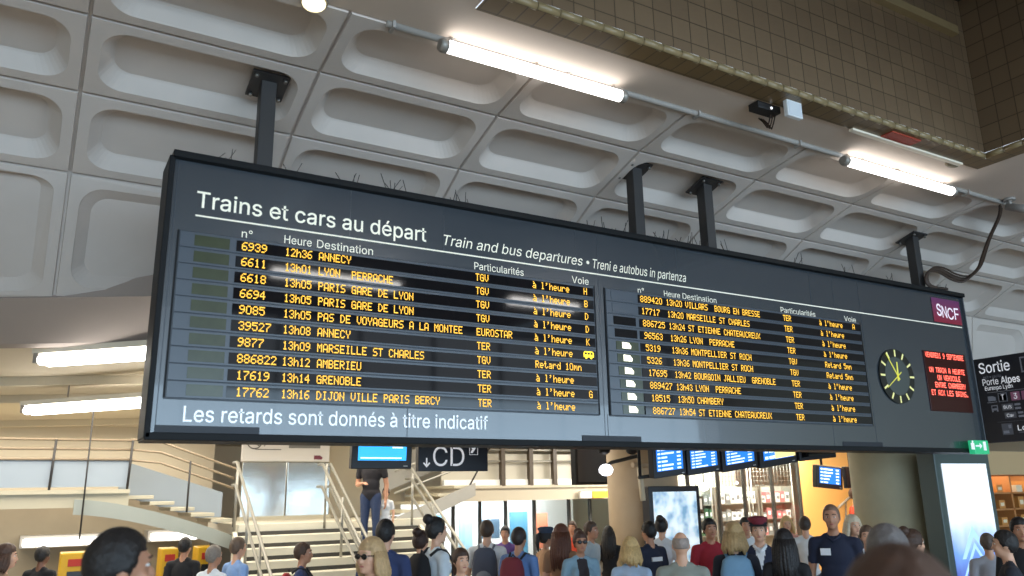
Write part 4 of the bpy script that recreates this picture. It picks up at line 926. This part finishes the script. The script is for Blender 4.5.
mb = MB(); mb.ell(((a.x + b_.x) / 2, 12.588, (a.z + b_.z) / 2 + .02), (.045, .006, .06)); mb.build('dark_shape', sign_k, r)
mb = MB(); mb.tube([((a.x + b_.x) / 2, 12.62, b_.z), ((a.x + b_.x) / 2, 12.62, 3.44)], .006, 6); mb.build('wire', steel_m, r)
# orange wall with stair rail
mb = MB(); mb.box(15.3, 18.6, 13.0, 13.1, FL, 3.44); struct('wall_orange', mb, mat('orange_paint', (232, 180, 104), .6, noise=.05, scale=1))
r = empty('wall_rail', (16.8, 12.9, 1.4), 'slanting pale handrail in front of the orange wall', 'handrail')
mb = MB(); mb.tube([P(838, 508, 12.9), P(862, 486, 12.9)], .03, 8); mb.build('rail', mat('rail_grey', (130, 122, 108), .5), r)
mb = MB(); mb.tube([P(846, 501, 12.92), P(846, 540, 12.92)], .02, 8); mb.build('post', mat('rail_grey', (130, 122, 108), .5), r)
# shop on the far right: bulkhead and wooden shelves
mb = MB(); mb.box(13.6, 20, 8.6, 8.9, 2.12, 2.55); struct('trim_7', mb, mat('bulkhead_tan', (196, 166, 124), .6, noise=.04, scale=1), 'tan bulkhead over the shop at far right')
mb = MB(); mb.box(13.0, 20, 9.6, 9.7, FL, 2.4); struct('wall_kiosk_back', mb, mat('kiosk_back', (170, 112, 66), .6))
wood = mat('shelf_wood', (190, 128, 72), .5, noise=.12, scale=4)
ro = empty('bakery_shelf', (15.5, 8.9, 0), 'orange wooden shelves of the shop at far right', 'shelf')
for zz in (.9, 1.2, 1.5, 1.8):
    mb = MB(); mb.box(14.2, 17.4, 8.9, 9.5, zz - .03, zz); mb.build('shelf', wood, ro)
for X in (14.2, 15.3, 16.4, 17.4):
    mb = MB(); mb.box(X - .025, X + .025, 8.9, 9.5, FL, 2.1); mb.build('upright', wood, ro)
gl = [mat('goods_bread', (206, 140, 70), .6), mat('goods_cream', (236, 220, 186), .5), mat('goods_red', (206, 70, 48), .5), mat('goods_lime', (150, 190, 60), .5)]
rnd = random.Random(5); nm = ['bread coloured', 'cream', 'red', 'lime green']
for j, zz in enumerate((.9, 1.2, 1.5, 1.8)):
    for k in range(9):
        i = (0, 1, 0, 2, 1, 0, 3, 0, 1)[(k + 2 * j) % 9]; x = 14.3 + .34 * k
        if any(abs(x + .1 - X) < .15 for X in (14.2, 15.3, 16.4, 17.4)): continue
        mb = MB(); hh = rnd.uniform(.13, .22); mb.box(x, x + .2, 8.95, 9.25, zz + .001, zz + hh); mb.box(x + .04, x + .16, 8.945, 8.95, zz + hh * .3, zz + hh * .7, 1)
        tag(mb.build('packet', [gl[i], gl[1]], bevel=.02), nm[i] + ' packet on the wooden shelves at far right', 'packet', nm[i] + ' packets on the wooden shelves')
# ------------------------------------------------------------------ people
skin = {'light': mat('skin_light', (214, 166, 138), .5, noise=.05, scale=8), 'tan': mat('skin_tan', (182, 132, 104), .5, noise=.05, scale=8), 'dark': mat('skin_dark', (122, 82, 62), .5, noise=.05, scale=8)}
lip_m = mat('lips', (168, 96, 88), .45); eye_w = mat('eye_white', (232, 230, 226), .25); eye_k = mat('eye_iris', (42, 30, 24), .2); brow_m = mat('brow_hair', (60, 44, 34), .7)
shoe_m = mat('shoe_leather', (48, 44, 44), .5)
CLOTH = {}
def cloth(rgb):
    if rgb not in CLOTH: CLOTH[rgb] = mat('cloth_%02x%02x%02x' % rgb, rgb, .85, noise=.12, scale=14, bump=.15)
    return CLOTH[rgb]
def hairm(rgb): return mat('hair_%02x%02x%02x' % rgb, rgb, .55, noise=.35, scale=38, bump=.6)
class Prim:
    def __init__(s, kind, a, b, r0, r1, m): s.k, s.a, s.b, s.r0, s.r1, s.m = kind, Vector(a), None if b is None else Vector(b), r0, r1, m
    def emit(s, mb):
        if s.k == 'c':
            d = s.b - s.a; pts = []; rs = []
            dn = d.normalized()
            for t in (-1, -.87, -.5, 0): pts.append(s.a + dn * s.r0 * t); rs.append(max(.0008, s.r0 * math.sqrt(max(0, 1 - t * t))))
            for t in (0, .5, .87, 1): pts.append(s.b + dn * s.r1 * t); rs.append(max(.0008, s.r1 * math.sqrt(max(0, 1 - t * t))))
            mb.tube(pts, rs, 12)
        else: mb.ell(s.a, s.r0, 0, 20, 12)
    def dist(s, p):
        if s.k == 'c':
            a = np.array(s.a); d = np.array(s.b) - a; t = np.clip(((p - a) @ d) / max(d @ d, 1e-9), 0, 1)
            return np.linalg.norm(p - a - t[:, None] * d, axis=1) - (s.r0 + (s.r1 - s.r0) * t)
        q = (p - np.array(s.a)) / np.array(s.r0); l = np.linalg.norm(q, axis=1); return (l - 1) * min(s.r0) * 1.0
def hand_prims(wr, dirv, side, sc, m, curl=.35):
    """palm, four unequal bent fingers and a thumb leaving the side of the palm"""
    d = Vector(dirv).normalized(); x = Vector((side, 0, 0)); fw = Vector((0, 1, 0)); fw = (fw - d * fw.dot(d)).normalized(); inn = d.cross(fw) * side
    if inn.x * side > 0: inn = -inn
    wr = Vector(wr); out = []
    pc = wr + d * .05 * sc
    out.append(Prim('c', wr + d * .01, wr + d * .075 * sc + fw * .018 * sc, .024 * sc, .017 * sc, m)); out.append(Prim('c', wr + d * .01, wr + d * .075 * sc - fw * .022 * sc, .024 * sc, .017 * sc, m))
    for k, L in enumerate((.070, .080, .074, .058)):
        b = wr + d * .085 * sc + fw * (.030 - .021 * k) * sc
        d2 = (d + inn * curl + fw * (.10 - .07 * k)).normalized(); d3 = (d + inn * curl * 2.6).normalized()
        out.append(Prim('c', b, b + d2 * L * .5 * sc, .0092 * sc, .0088 * sc, m)); out.append(Prim('c', b + d2 * L * .5 * sc, b + d2 * L * .5 * sc + d3 * L * .5 * sc, .0086 * sc, .0074 * sc, m))
    tb = wr + d * .03 * sc + fw * .024 * sc
    t1 = tb + (d * .6 + fw * .8).normalized() * .035 * sc; out.append(Prim('c', tb, t1, .0125 * sc, .0108 * sc, m)); out.append(Prim('c', t1, t1 + (d * .9 + fw * .35 + inn * .2).normalized() * .030 * sc, .0105 * sc, .0085 * sc, m))
    return out
def body_prims(fem, sleeve, arms, build=1., skirt=False, lean=0.):
    """materials: 0 skin 1 top 2 trousers 3 shoes; standing figure 1.75 m, facing +Y"""
    L = []; A = L.append; b = build
    sw = .165 if fem else .19; cw = (.145 if fem else .165) * b
    A(Prim('e', (0, -.005, 1.635), None, (.074, .094, .108), 0, 0)); A(Prim('e', (0, .030, 1.562), None, (.056, .062, .062), 0, 0)); A(Prim('e', (0, .072, 1.528), None, (.024, .022, .018), 0, 0))
    A(Prim('c', (0, .088, 1.628), (0, .104, 1.593), .010, .0155, 0)); A(Prim('c', (-.034, .083, 1.652), (.034, .083, 1.652), .012, .012, 0))
    for s in (-1, 1):
        A(Prim('e', (s * .076, -.008, 1.612), None, (.011, .020, .031), 0, 0)); A(Prim('e', (s * .038, .066, 1.588), None, (.024, .022, .024), 0, 0))
    A(Prim('c', (0, -.022, 1.40), (0, -.005, 1.56), .056 if not fem else .048, .050 if not fem else .043, 0))
    A(Prim('e', (0, -.012, 1.26), None, (cw, .112 * b, .20), 0, 1)); A(Prim('c', (-sw * .86, -.02, 1.385), (sw * .86, -.02, 1.385), .060, .060, 1)); A(Prim('c', (-sw * .4, -.02, 1.43), (sw * .4, -.02, 1.43), .045, .045, 1))
    A(Prim('e', (0, 0, 1.08), None, ((.125 if fem else .145) * b, .105 * b, .18), 0, 1)); A(Prim('e', (0, -.005, .945), None, (.162 * b, .118 * b, .12), 0, 1 if not skirt else 2))
    if fem:
        for s in (-1, 1): A(Prim('e', (s * .068, .075, 1.275), None, (.062, .058, .062), 0, 1))
    for s in (-1, 1):
        mode = arms[0 if s < 0 else 1]
        sh = Vector((s * sw, -.02, 1.38))
        if mode == 'down': el, wr, hd = Vector((s * (sw + .055), -.045, 1.09)), Vector((s * (sw + .065), .035, .84)), (s * .05, .15, -1)
        elif mode == 'hold': el, wr, hd = Vector((s * (sw + .05), -.05, 1.09)), Vector((s * .10, .20, 1.10)), (-s * .7, .6, .15)
        elif mode == 'phone': el, wr, hd = Vector((s * (sw + .06), .02, 1.10)), Vector((s * .12, .24, 1.30)), (-s * .2, .2, 1)
        elif mode == 'fold': el, wr, hd = Vector((s * (sw + .06), .02, 1.11)), Vector((-s * .04, .165, 1.17 + .03 * s)), (-s * 1, .1, .1)
        elif mode == 'bag': el, wr, hd = Vector((s * (sw + .07), .03, 1.12)), Vector((s * .12, .13, 1.32)), (-s * .5, -.1, .8)
        elif mode == 'hip': el, wr, hd = Vector((s * (sw + .17), -.06, 1.13)), Vector((s * .175, .045, 1.0)), (-s * .3, .5, -.9)
        t = {'short': .55, 'long': 1., 'none': 0.}[sleeve]
        if t: A(Prim('c', sh, sh.lerp(el, t), .060, .054, 1))
        else: A(Prim('c', sh, el, .046, .040, 0))
        if t == .55: A(Prim('c', sh.lerp(el, .5), el, .044, .040, 0))
        if sleeve == 'long': A(Prim('c', el, el.lerp(wr, .93), .050, .036, 1)); A(Prim('c', el.lerp(wr, .9), wr, .028, .026, 0))
        else: A(Prim('c', el, wr, .041, .026, 0))
        L.extend(hand_prims(wr, hd, s, 1.0 if not fem else .92, 0, .3 if mode == 'down' else .6))
    for s in (-1, 1):
        A(Prim('c', (s * .085, 0, .90), (s * .092, .012, .49), .094 * b, .062, 2)); A(Prim('c', (s * .092, .012, .49), (s * .095, -.02, .10), .060, .046, 2))
        A(Prim('c', (s * .095, -.03, .045), (s * .105, .14, .032), .042, .030, 3)); A(Prim('c', (s * .095, -.03, .045), (s * .095, -.02, .10), .042, .042, 3))
    if skirt: A(Prim('c', (0, 0, .92), (0, 0, .55), .16 * b, .19 * b, 2))
    return L
def remesh_body(prims, voxel, mats, inner=None):
    mb = MB()
    for p in prims: p.emit(mb)
    me = bpy.data.meshes.new('b'); me.from_pydata(mb.v, [], mb.f); o = bpy.data.objects.new('b', me); COL.objects.link(o)
    m = o.modifiers.new('r', 'REMESH'); m.mode = 'VOXEL'; m.voxel_size = voxel
    s = o.modifiers.new('s', 'SMOOTH'); s.iterations = 2; s.factor = .4
    dg = bpy.context.evaluated_depsgraph_get(); out = bpy.data.meshes.new_from_object(o.evaluated_get(dg))
    bpy.data.objects.remove(o); bpy.data.meshes.remove(me)
    n = len(out.polygons); c = np.empty(n * 3); out.polygons.foreach_get('center', c); c = c.reshape(-1, 3)
    best = np.full(n, 9.); idx = np.zeros(n, int)
    for p in prims:
        d = p.dist(c); k = d < best; best[k] = d[k]; idx[k] = p.m
    if inner == 'jacket': idx[(idx == 1) & (c[:, 1] > .03) & (np.abs(c[:, 0]) < .062) & (c[:, 2] < 1.44)] = 4
    if inner == 'collar': idx[(idx == 1) & (c[:, 1] > .03) & (np.abs(c[:, 0]) < (c[:, 2] - 1.22) * .28) & (c[:, 2] < 1.46)] = 4
    out.materials.clear()
    for m_ in mats: out.materials.append(m_)
    out.polygons.foreach_set('material_index', idx.astype(np.int32)); out.polygons.foreach_set('use_smooth', np.ones(n, bool)); out.update()
    return out
def hair_mesh(style, rnd, fem):
    """style: short, crop, bald, bob, long, bun, pony"""
    mb = MB(); nu, nv = 40, 26; vs = []; fs = []
    thick = {'crop': .006, 'bald': .003, 'short': .012, 'bob': .020, 'long': .018, 'bun': .014, 'pony': .014, 'wild': .034}[style]
    c = Vector((0, -.012, 1.640)); R = (.077 + thick, .096 + thick, .106 + thick)
    for j in range(nv + 1):
        th = math.pi * j / nv
        for i in range(nu):
            ph = 2 * math.pi * i / nu; d = Vector((math.sin(th) * math.cos(ph), math.sin(th) * math.sin(ph), math.cos(th)))
            p = Vector((d.x * R[0], d.y * R[1], d.z * R[2]))
            front = d.y; zz = c.z + p.z
            if style == 'bald': line = 1.60 if front < 0.1 else 1.80; line = line if d.z < .55 else 1.80
            else: line = 1.555 if front < -.25 else (1.60 + .0 * front if front < .35 else 1.60 + (front - .35) / .3 * .105)
            line = min(line, 1.80 if style == 'bald' else 1.700)
            k = 1. if zz > line else (.80 if zz < line - .02 else .92)
            wob = 1 + (.022 if style not in ('bald', 'crop') else .008) * math.sin(9 * ph + 3 * th + rnd.random() * .3) * math.sin(th) * rnd.uniform(.3, 1)
            vs.append(c + p * k * wob)
    for j in range(nv):
        for i in range(nu): fs.append((j * nu + i, (j + 1) * nu + i, (j + 1) * nu + (i + 1) % nu, j * nu + (i + 1) % nu))
    mb.add(vs, fs, 0, True)
    def lock(pts, r): mb.tube(pts, r, 10)
    if style in ('bob', 'long'):
        end = 1.47 if style == 'bob' else 1.24
        for k in range(15):
            a = math.radians(160 + 220 * k / 14); x, y = math.cos(a), math.sin(a)
            p0 = Vector((.080 * x, -.012 + .094 * y, 1.66)); p1 = Vector((.098 * x, -.018 + .108 * y, 1.56)); e = end + rnd.uniform(-.03, .03)
            p2 = Vector((.105 * x + rnd.uniform(-.01, .01), -.03 + .105 * y, (1.56 + e) / 2)); p3 = Vector((.10 * x + rnd.uniform(-.015, .015), -.035 + .10 * y, e))
            lock([p0, p1, p2, p3], [.022, .028, .028, .010])
    if style == 'bun': mb.ell((0, -.10, 1.735), (.055, .052, .05)); lock([(0, -.07, 1.70), (0, -.10, 1.735)], [.05, .04])
    if style == 'pony': lock([(0, -.10, 1.68), (0, -.145, 1.66), (0, -.155, 1.56), (0, -.14, 1.44)], [.03, .036, .034, .012])
    if style == 'wild':
        for k in range(16):
            a = rnd.uniform(0, 6.28); q = Vector((math.cos(a) * .08, -.02 + math.sin(a) * .09, 1.72 + rnd.uniform(-.06, .03))); mb.ell(q, (.034, .034, .03), 0, 10, 6)
    return mb
def person(px, ytop, depth, face, label, top=(60, 60, 70), legs=(50, 54, 70), hair=(48, 36, 30), style='short', fem=False, sk='light', sleeve='short',
           arms=('down', 'down'), build=1., base=None, skirt=False, voxel=.014, group=None, glasses=False, cap=None, extra=None, beard=False, pos=None, head=1.):
    """face: degrees, 0 looks away from the viewer, 90 looks to the right, 180 looks at the viewer"""
    p = PD(px, ytop, depth) if pos is None else Vector(pos)
    b0 = FL if base is None else base; H = p.z - b0; print('H', px, round(H, 2)) if H > 1.9 or H < 1.5 else None; s = H / 1.752 if cap is None else H / 1.80
    fwd = Vector((-CB.x, -CB.y)); a = math.atan2(fwd.y, fwd.x) - math.radians(face)
    root = empty('person', (p.x, p.y, b0), label, 'person', group, rz=a - math.pi / 2)
    root.scale = (s, s, s)
    inner_rgb = (52, 46, 50) if extra == 'jacket' else (228, 230, 234)
    rnd = random.Random(int(px * 7 + ytop))
    me = remesh_body(body_prims(fem, sleeve, arms, build, skirt), voxel, [skin[sk], cloth(top), cloth(legs), shoe_m, cloth(inner_rgb)], {'jacket': 'jacket', 'officer': 'collar'}.get(extra))
    me.name = 'body'; bo = bpy.data.objects.new('body', me); COL.objects.link(bo); bo.parent = root
    hair_mesh(style, rnd, fem).build('hair', hairm(hair), root, local=True)
    for sd in (-1, 1):
        mb = MB(); mb.ell((sd * .031, .078, 1.628), (.0125, .010, .0060), 0, 12, 8); mb.ell((sd * .031, .0862, 1.628), (.0058, .0042, .0056), 1, 10, 6); mb.build('eye', [eye_w, eye_k], root, local=True)
        mb = MB(); mb.tube([(sd * .016, .0945, 1.652), (sd * .032, .092, 1.657), (sd * .048, .080, 1.652)], .0042, 6); mb.build('eyebrow', brow_m if sum(hair) < 420 else hairm(hair), root, local=True)
    mb = MB(); mb.tube([(-.021, .0855, 1.558), (-.008, .093, 1.561), (.008, .093, 1.561), (.021, .0855, 1.558)], [.003, .0065, .0065, .003], 8); mb.build('lips', lip_m, root, local=True)
    if beard:
        mb = MB(); mb.ell((0, .040, 1.548), (.058, .060, .045)); mb.build('beard', hairm(hair), root, local=True)
    if glasses:
        g = mat('dark_glasses', (20, 18, 20), .15); mb = MB()
        for sd in (-1, 1):
            mb.ell((sd * .033, .098, 1.628), (.029, .008, .021), 0, 14, 8); mb.tube([(sd * .06, .092, 1.634), (sd * .080, .02, 1.632), (sd * .082, -.02, 1.622)], .004, 6)
        mb.tube([(-.01, .105, 1.634), (.01, .105, 1.634)], .004, 6); mb.build('sunglasses', g, root, local=True)
    if cap:
        c1, c2 = cap; mb = MB()
        prof = [(.088, 1.690), (.092, 1.715), (.108, 1.745), (.104, 1.762), (.070, 1.776), (0.001, 1.782)]
        n = 28; vs = []; fs = []
        for r_, zz in prof:
            vs += [(r_ * math.cos(2 * math.pi * k / n), -.010 + r_ * 1.14 * math.sin(2 * math.pi * k / n), zz) for k in range(n)]
        for j in range(len(prof) - 1):
            for k in range(n): fs.append((j * n + k, j * n + (k + 1) % n, (j + 1) * n + (k + 1) % n, (j + 1) * n + k))
        mb.add(vs, fs, 0, True); mb.build('cap', cloth(c1), root, local=True)
        mb = MB(); mb.tube([(0, -.010, 1.69), (0, -.010, 1.712)], .097, 28, cap=False)
        vs = []; 
        for k in range(13):
            an = math.radians(20 + 140 * k / 12); vs.append((.09 * math.cos(an), -.01 + .103 * math.sin(an), 1.692)); vs.append((.105 * math.cos(an), -.01 + .165 * math.sin(an), 1.672))
        mb.add(vs, [(2 * k, 2 * k + 2, 2 * k + 3, 2 * k + 1) for k in range(12)], 0, True); mb.build('cap_peak', cloth(c2), root, local=True)
    if extra == 'guard':
        lt = mat('guard_white', (226, 228, 232), .6); mb = MB(); mb.box(.035, .13, .096, .112, 1.27, 1.335); mb.build('chest_print', lt, root, local=True, bevel=.003)
        for sd in (-1, 1):
            mb = MB(); mb.box(sd * .258 - .006, sd * .258 + .006, -.06, .0, 1.255, 1.325); mb.build('sleeve_patch', lt, root, local=True, bevel=.003)
        mb = MB(); mb.tube([(-.06, -.03, 1.455), (-.05, .05, 1.44), (0, .085, 1.40), (.05, .05, 1.44), (.06, -.03, 1.455)], .016, 8); mb.build('collar', cloth(top), root, local=True)
    if extra == 'backprint':
        mb = MB(); mb.box(-.085, .085, -.136, -.112, 1.27, 1.32); mb.build('back_print', mat('guard_white', (226, 228, 232), .6), root, local=True, bevel=.003)
    if extra in ('collar', 'officer'):
        mb = MB(); mb.tube([(-.062, -.05, 1.47), (-.06, .03, 1.46), (0, .075, 1.41), (.06, .03, 1.46), (.062, -.05, 1.47)], .018, 8); mb.build('collar', mat('guard_white', (226, 228, 232), .6), root, local=True)
        if extra == 'officer':
            mb = MB(); mb.box(.05, .115, .090, .108, 1.30, 1.33); mb.build('chest_print', mat('guard_white', (226, 228, 232), .6), root, local=True, bevel=.003)
    if head != 1.:
        for ch in root.children:
            n = len(ch.data.vertices); c = np.empty(n * 3); ch.data.vertices.foreach_get('co', c); c = c.reshape(-1, 3); w = np.clip((c[:, 2] - 1.44) / .08, 0, 1)[:, None]
            c0 = np.array((0, 0, 1.50)); c = c0 + (c - c0) * (1 + (head - 1) * w); ch.data.vertices.foreach_set('co', c.ravel()); ch.data.update()
    return root
def rucksack(who, label, col, col2=(40, 40, 44), scale=1.):
    """rucksack on the back of a person; a thing of its own"""
    r = empty('rucksack', who.location + Vector((0, 0, 0)), label, 'bag'); r.rotation_euler = who.rotation_euler; s = who.scale[0]; r.scale = (s, s, s); ORG[r.name] = Vector((0, 0, 0))
    k = scale; y0 = -.118
    prof = []
    mb = MB(); n = 8
    zs = [(.97, .10, .05), (1.0, .135, .085), (1.12, .15, .11), (1.28, .145, .10), (1.38, .12, .075), (1.42, .07, .04)]
    vs = []; fs = []; N = 20
    for zz, rx, ry in zs:
        for q in range(N):
            an = 2 * math.pi * q / N; cx = math.copysign(abs(math.cos(an)) ** .6, math.cos(an)); sy_ = math.copysign(abs(math.sin(an)) ** .6, math.sin(an))
            vs.append((rx * k * cx, y0 - .075 + ry * k * .8 * sy_, 1.2 + (zz - 1.2) * k))
    for j in range(len(zs) - 1):
        for q in range(N): fs.append((j * N + q, j * N + (q + 1) % N, (j + 1) * N + (q + 1) % N, (j + 1) * N + q))
    fs.append(tuple(range(N))[::-1]); fs.append(tuple((len(zs) - 1) * N + q for q in range(N)))
    mb.add(vs, fs, 0, True); mb.build('pack', cloth(col), r, local=True)
    mb = MB(); mb.ell((0, y0 - .15 * k, 1.09), (.095 * k, .035, .085)); mb.build('front_pocket', cloth(col2), r, local=True)
    for sd in (-1, 1):
        mb = MB(); mb.tube([(sd * .08, y0 + .0, 1.40), (sd * .10, -.05, 1.455), (sd * .105, .04, 1.44), (sd * .115, .118, 1.33), (sd * .15, .085, 1.15), (sd * .155, -.02, 1.05), (sd * .12, y0, 1.03)], .014, 8); mb.build('strap', cloth(col2), r, local=True)
    mb = MB(); mb.tube([(-.03, y0 - .04, 1.415), (0, y0 - .05, 1.45), (.03, y0 - .04, 1.415)], .008, 6); mb.build('handle', cloth(col2), r, local=True)
    return r
NAVY, BLACK, WHITE, GREY = (34, 40, 62), (26, 26, 30), (226, 228, 230), (134, 138, 136)
BR, DK, BL = (66, 44, 32), (26, 22, 22), (196, 164, 112)
person(124, 528, 3.15, 52, 'large near dark-haired head at lower left turned away to the right', top=(64, 66, 78), hair=DK, sk='tan', voxel=.009)
person(893, 550, 1.55, 5, 'nearest brown-haired head at the bottom edge below the thick pillar', top=(60, 54, 50), hair=(72, 50, 40), style='bob', voxel=.009)
person(884, 524, 3.9, 8, 'grey-haired man seen from behind in front of the thick pillar', top=(110, 124, 142), hair=(104, 100, 100), voxel=.011)
person(912, 529, 7.6, 75, 'dark-haired woman in profile right of the grey-haired man by the thick pillar', top=(90, 80, 74), hair=BR, style='bun', fem=True)
person(186, 537, 10.5, 5, 'man in black suit seen from behind by the narrow ticket machines', top=BLACK, legs=BLACK, hair=DK, sleeve='long', sk='tan')
person(215, 545, 9.0, 30, 'grey-haired person in white shirt next to man in black suit', top=(222, 228, 236), hair=(128, 118, 108), sk='tan')
person(239, 537, 9.6, 40, 'man in light blue shirt behind the grey-haired person in white', top=(130, 164, 214), hair=(94, 76, 62), sleeve='long', arms=('down', 'hold'))
p5 = person(304, 542, 9.0, 80, 'young person in navy shirt with red rucksack before the central stairs', top=(52, 66, 108), hair=(70, 50, 38), sk='tan', arms=('hold', 'hold'))
rucksack(p5, 'red rucksack on the young person before the central stairs', (170, 40, 52), scale=.9)
person(371, 538, 6.0, 215, 'blonde woman wearing dark sunglasses in front of the central stairs', top=(150, 140, 128), hair=(186, 154, 112), style='bob', fem=True, glasses=True, voxel=.011)
person(386, 519, 8.0, 12, 'dark-haired man in navy jacket seen from behind on the central stairs axis', top=(44, 58, 98), hair=DK, sleeve='long')
person(421, 530, 9.0, 20, 'person with brown bun behind the woman with the black rucksack', top=(120, 90, 70), hair=(54, 34, 28), style='bun', fem=True)
p7 = person(437, 517, 8.4, 55, 'dark-haired woman in white shirt carrying a black rucksack', top=(214, 226, 236), hair=DK, style='bun', fem=True, sk='light')
rucksack(p7, 'black rucksack on the woman in white shirt below the CD sign', BLACK)
person(461, 548, 7.8, 150, 'small dark-haired girl in pale top between the two rucksacks', top=(176, 180, 184), hair=BR, style='pony', fem=True)
p8 = person(487, 520, 10.2, 8, 'man in white shirt carrying a patterned grey rucksack', top=WHITE, hair=(62, 46, 36))
rucksack(p8, 'patterned grey rucksack on the man in white shirt by the shop front', (78, 82, 96), (128, 132, 140), 1.05)
person(505, 526, 13.0, 190, 'far person in purple top by the bright shop front', top=(92, 66, 126), hair=DK, sk='tan')
p9 = person(519, 527, 9.4, 28, 'man in blue shirt carrying a dark red rucksack', top=(92, 124, 176), hair=(44, 32, 28), sleeve='short', sk='tan')
rucksack(p9, 'dark red rucksack on the man in blue shirt by the shop front', (112, 40, 50))
person(546, 525, 10.8, 60, 'woman in sleeveless tan top and dark cap near the shop front', top=(186, 146, 112), hair=DK, style='pony', fem=True, sleeve='none', sk='tan', cap=((44, 56, 76), (44, 56, 76)))
person(561, 524, 9.7, 25, 'woman with long red-brown hair behind the woman in light jacket', top=(150, 112, 84), hair=(92, 52, 36), style='long', fem=True)
person(580, 531, 9.2, 170, 'woman with sunglasses and open light blue jacket facing the viewer', top=(132, 164, 184), hair=(74, 48, 38), style='bun', fem=True, glasses=True, extra='jacket', sk='tan', sleeve='long', arms=('hold', 'down'))
person(591, 521, 11.2, 120, 'man in pale shirt behind the woman in light blue jacket', top=(176, 190, 198), hair=(70, 52, 42), sk='tan')
person(572, 521, 14.5, 200, 'far person in red-orange top before the shop mullions', top=(206, 76, 50), hair=BR, sk='tan')
person(608, 526, 12.4, 5, 'person in black seen from behind left of the middle pillar', top=BLACK, legs=BLACK, hair=DK, style='long', fem=True)
person(630, 537, 8.3, 20, 'blonde woman in pale blue shirt before the middle pillar', top=(172, 194, 222), hair=BL, style='bob', fem=True)
person(648, 521, 10.1, 325, 'man in dark navy shirt with white back print before the middle pillar', top=(32, 38, 58), hair=DK, extra='backprint', sk='tan')
person(661, 517, 11.1, 20, 'dark-haired woman in white dress behind the man in navy', top=(222, 224, 228), legs=(222, 224, 228), hair=DK, style='bun', fem=True, skirt=True)
person(680, 531, 7.5, 10, 'balding man in grey-green shirt seen from behind', top=(136, 140, 132), hair=(150, 136, 128), style='bald', build=1.15)
person(709, 518, 10.0, 172, 'man in dark red shirt facing the viewer by the glass store', top=(164, 40, 56), hair=DK, sk='tan')
p14 = person(733, 522, 8.2, 14, 'blonde person in dark top seen from behind with denim rucksack', top=(36, 38, 50), hair=(168, 140, 98), style='bob', fem=True)
rucksack(p14, 'faded denim blue rucksack on the blonde person by the glass store', (112, 150, 180), (96, 132, 164), 1.1)
person(745, 517, 11.8, 185, 'far man in white shirt behind the officer with peaked cap', top=WHITE, hair=DK, sk='tan')
person(757, 514, 9.0, 196, 'officer in navy jacket and dark red peaked cap', top=(34, 40, 62), hair=(92, 74, 60), sleeve='long', cap=((116, 34, 46), (28, 28, 34)), extra='officer', build=1.05)
person(783, 529, 7.8, 25, 'woman with long black hair and black top right of the officer', top=BLACK, hair=(22, 18, 20), style='long', fem=True, sleeve='long')
person(786, 516, 13.0, 190, 'far blonde woman in pink top behind the long-haired woman', top=(206, 150, 140), hair=BL, style='bob', fem=True)
person(804, 516, 11.7, 20, 'person in white shirt seen from behind left of the guard', top=WHITE, hair=(60, 46, 38))
person(830, 504, 8.8, 205, 'shaven-headed guard in navy polo with white prints', top=(30, 36, 58), legs=(30, 34, 50), hair=(120, 92, 76), style='crop', extra='guard', sk='tan', build=1.08)
person(852, 515, 10.2, 170, 'pale-haired person in cream and black behind the guard', top=(60, 58, 62), hair=(206, 190, 164), style='bob', fem=True)
person(866, 525, 9.1, 200, 'man in dark jacket between the guard and the thick pillar', top=(34, 36, 52), hair=(96, 74, 58), sleeve='long')
person(1002, 530, 7.3, 300, 'dark-clothed person right of the tall advertising panel', top=(36, 38, 48), hair=DK, sleeve='long')
person(1018, 517, 8.4, 200, 'person in black at the right edge before wooden shelves', top=BLACK, hair=DK, sleeve='long', sk='tan')
person(986, 533, 9.2, 20, 'person in pale grey beside the tall advertising panel', top=(170, 172, 182), hair=(90, 76, 70))
person(8, 544, 8.2, 60, 'brown-haired person at the far left edge', top=(150, 120, 96), hair=(76, 52, 40), style='bob', fem=True)
person(44, 546, 10.0, 10, 'person in black second from the left edge', top=BLACK, hair=DK, sleeve='long', sk='dark')
# on the half landing and the steps
person(373, 421, 14.0, 186, 'man in black shirt and jeans standing on half landing under the cyan screen', top=(34, 32, 38), legs=(52, 66, 98), hair=DK, base=LZ - .171 * 3, arms=('down', 'hold'), sk='tan', pos=(P(371, 490, 12.95).x, 12.95, LZ - .171 * 3 + 1.78))
c = PD(390, 489, 13.2)
person(388, 489, 13.2, 188, 'small child in white shirt on the steps beside man in black shirt', top=WHITE, legs=(200, 200, 206), hair=(60, 44, 36), base=LZ - .171 * 3, pos=(c.x, 13.7 - .30 * 2 - .16, c.z), fem=True, head=1.22)
person(854, 487, 20.0, 95, 'far person in orange-red jacket before the orange wall', top=(206, 70, 44), hair=BR, sleeve='long', pos=tuple(PD(855, 487, 16.5)), base=FL)
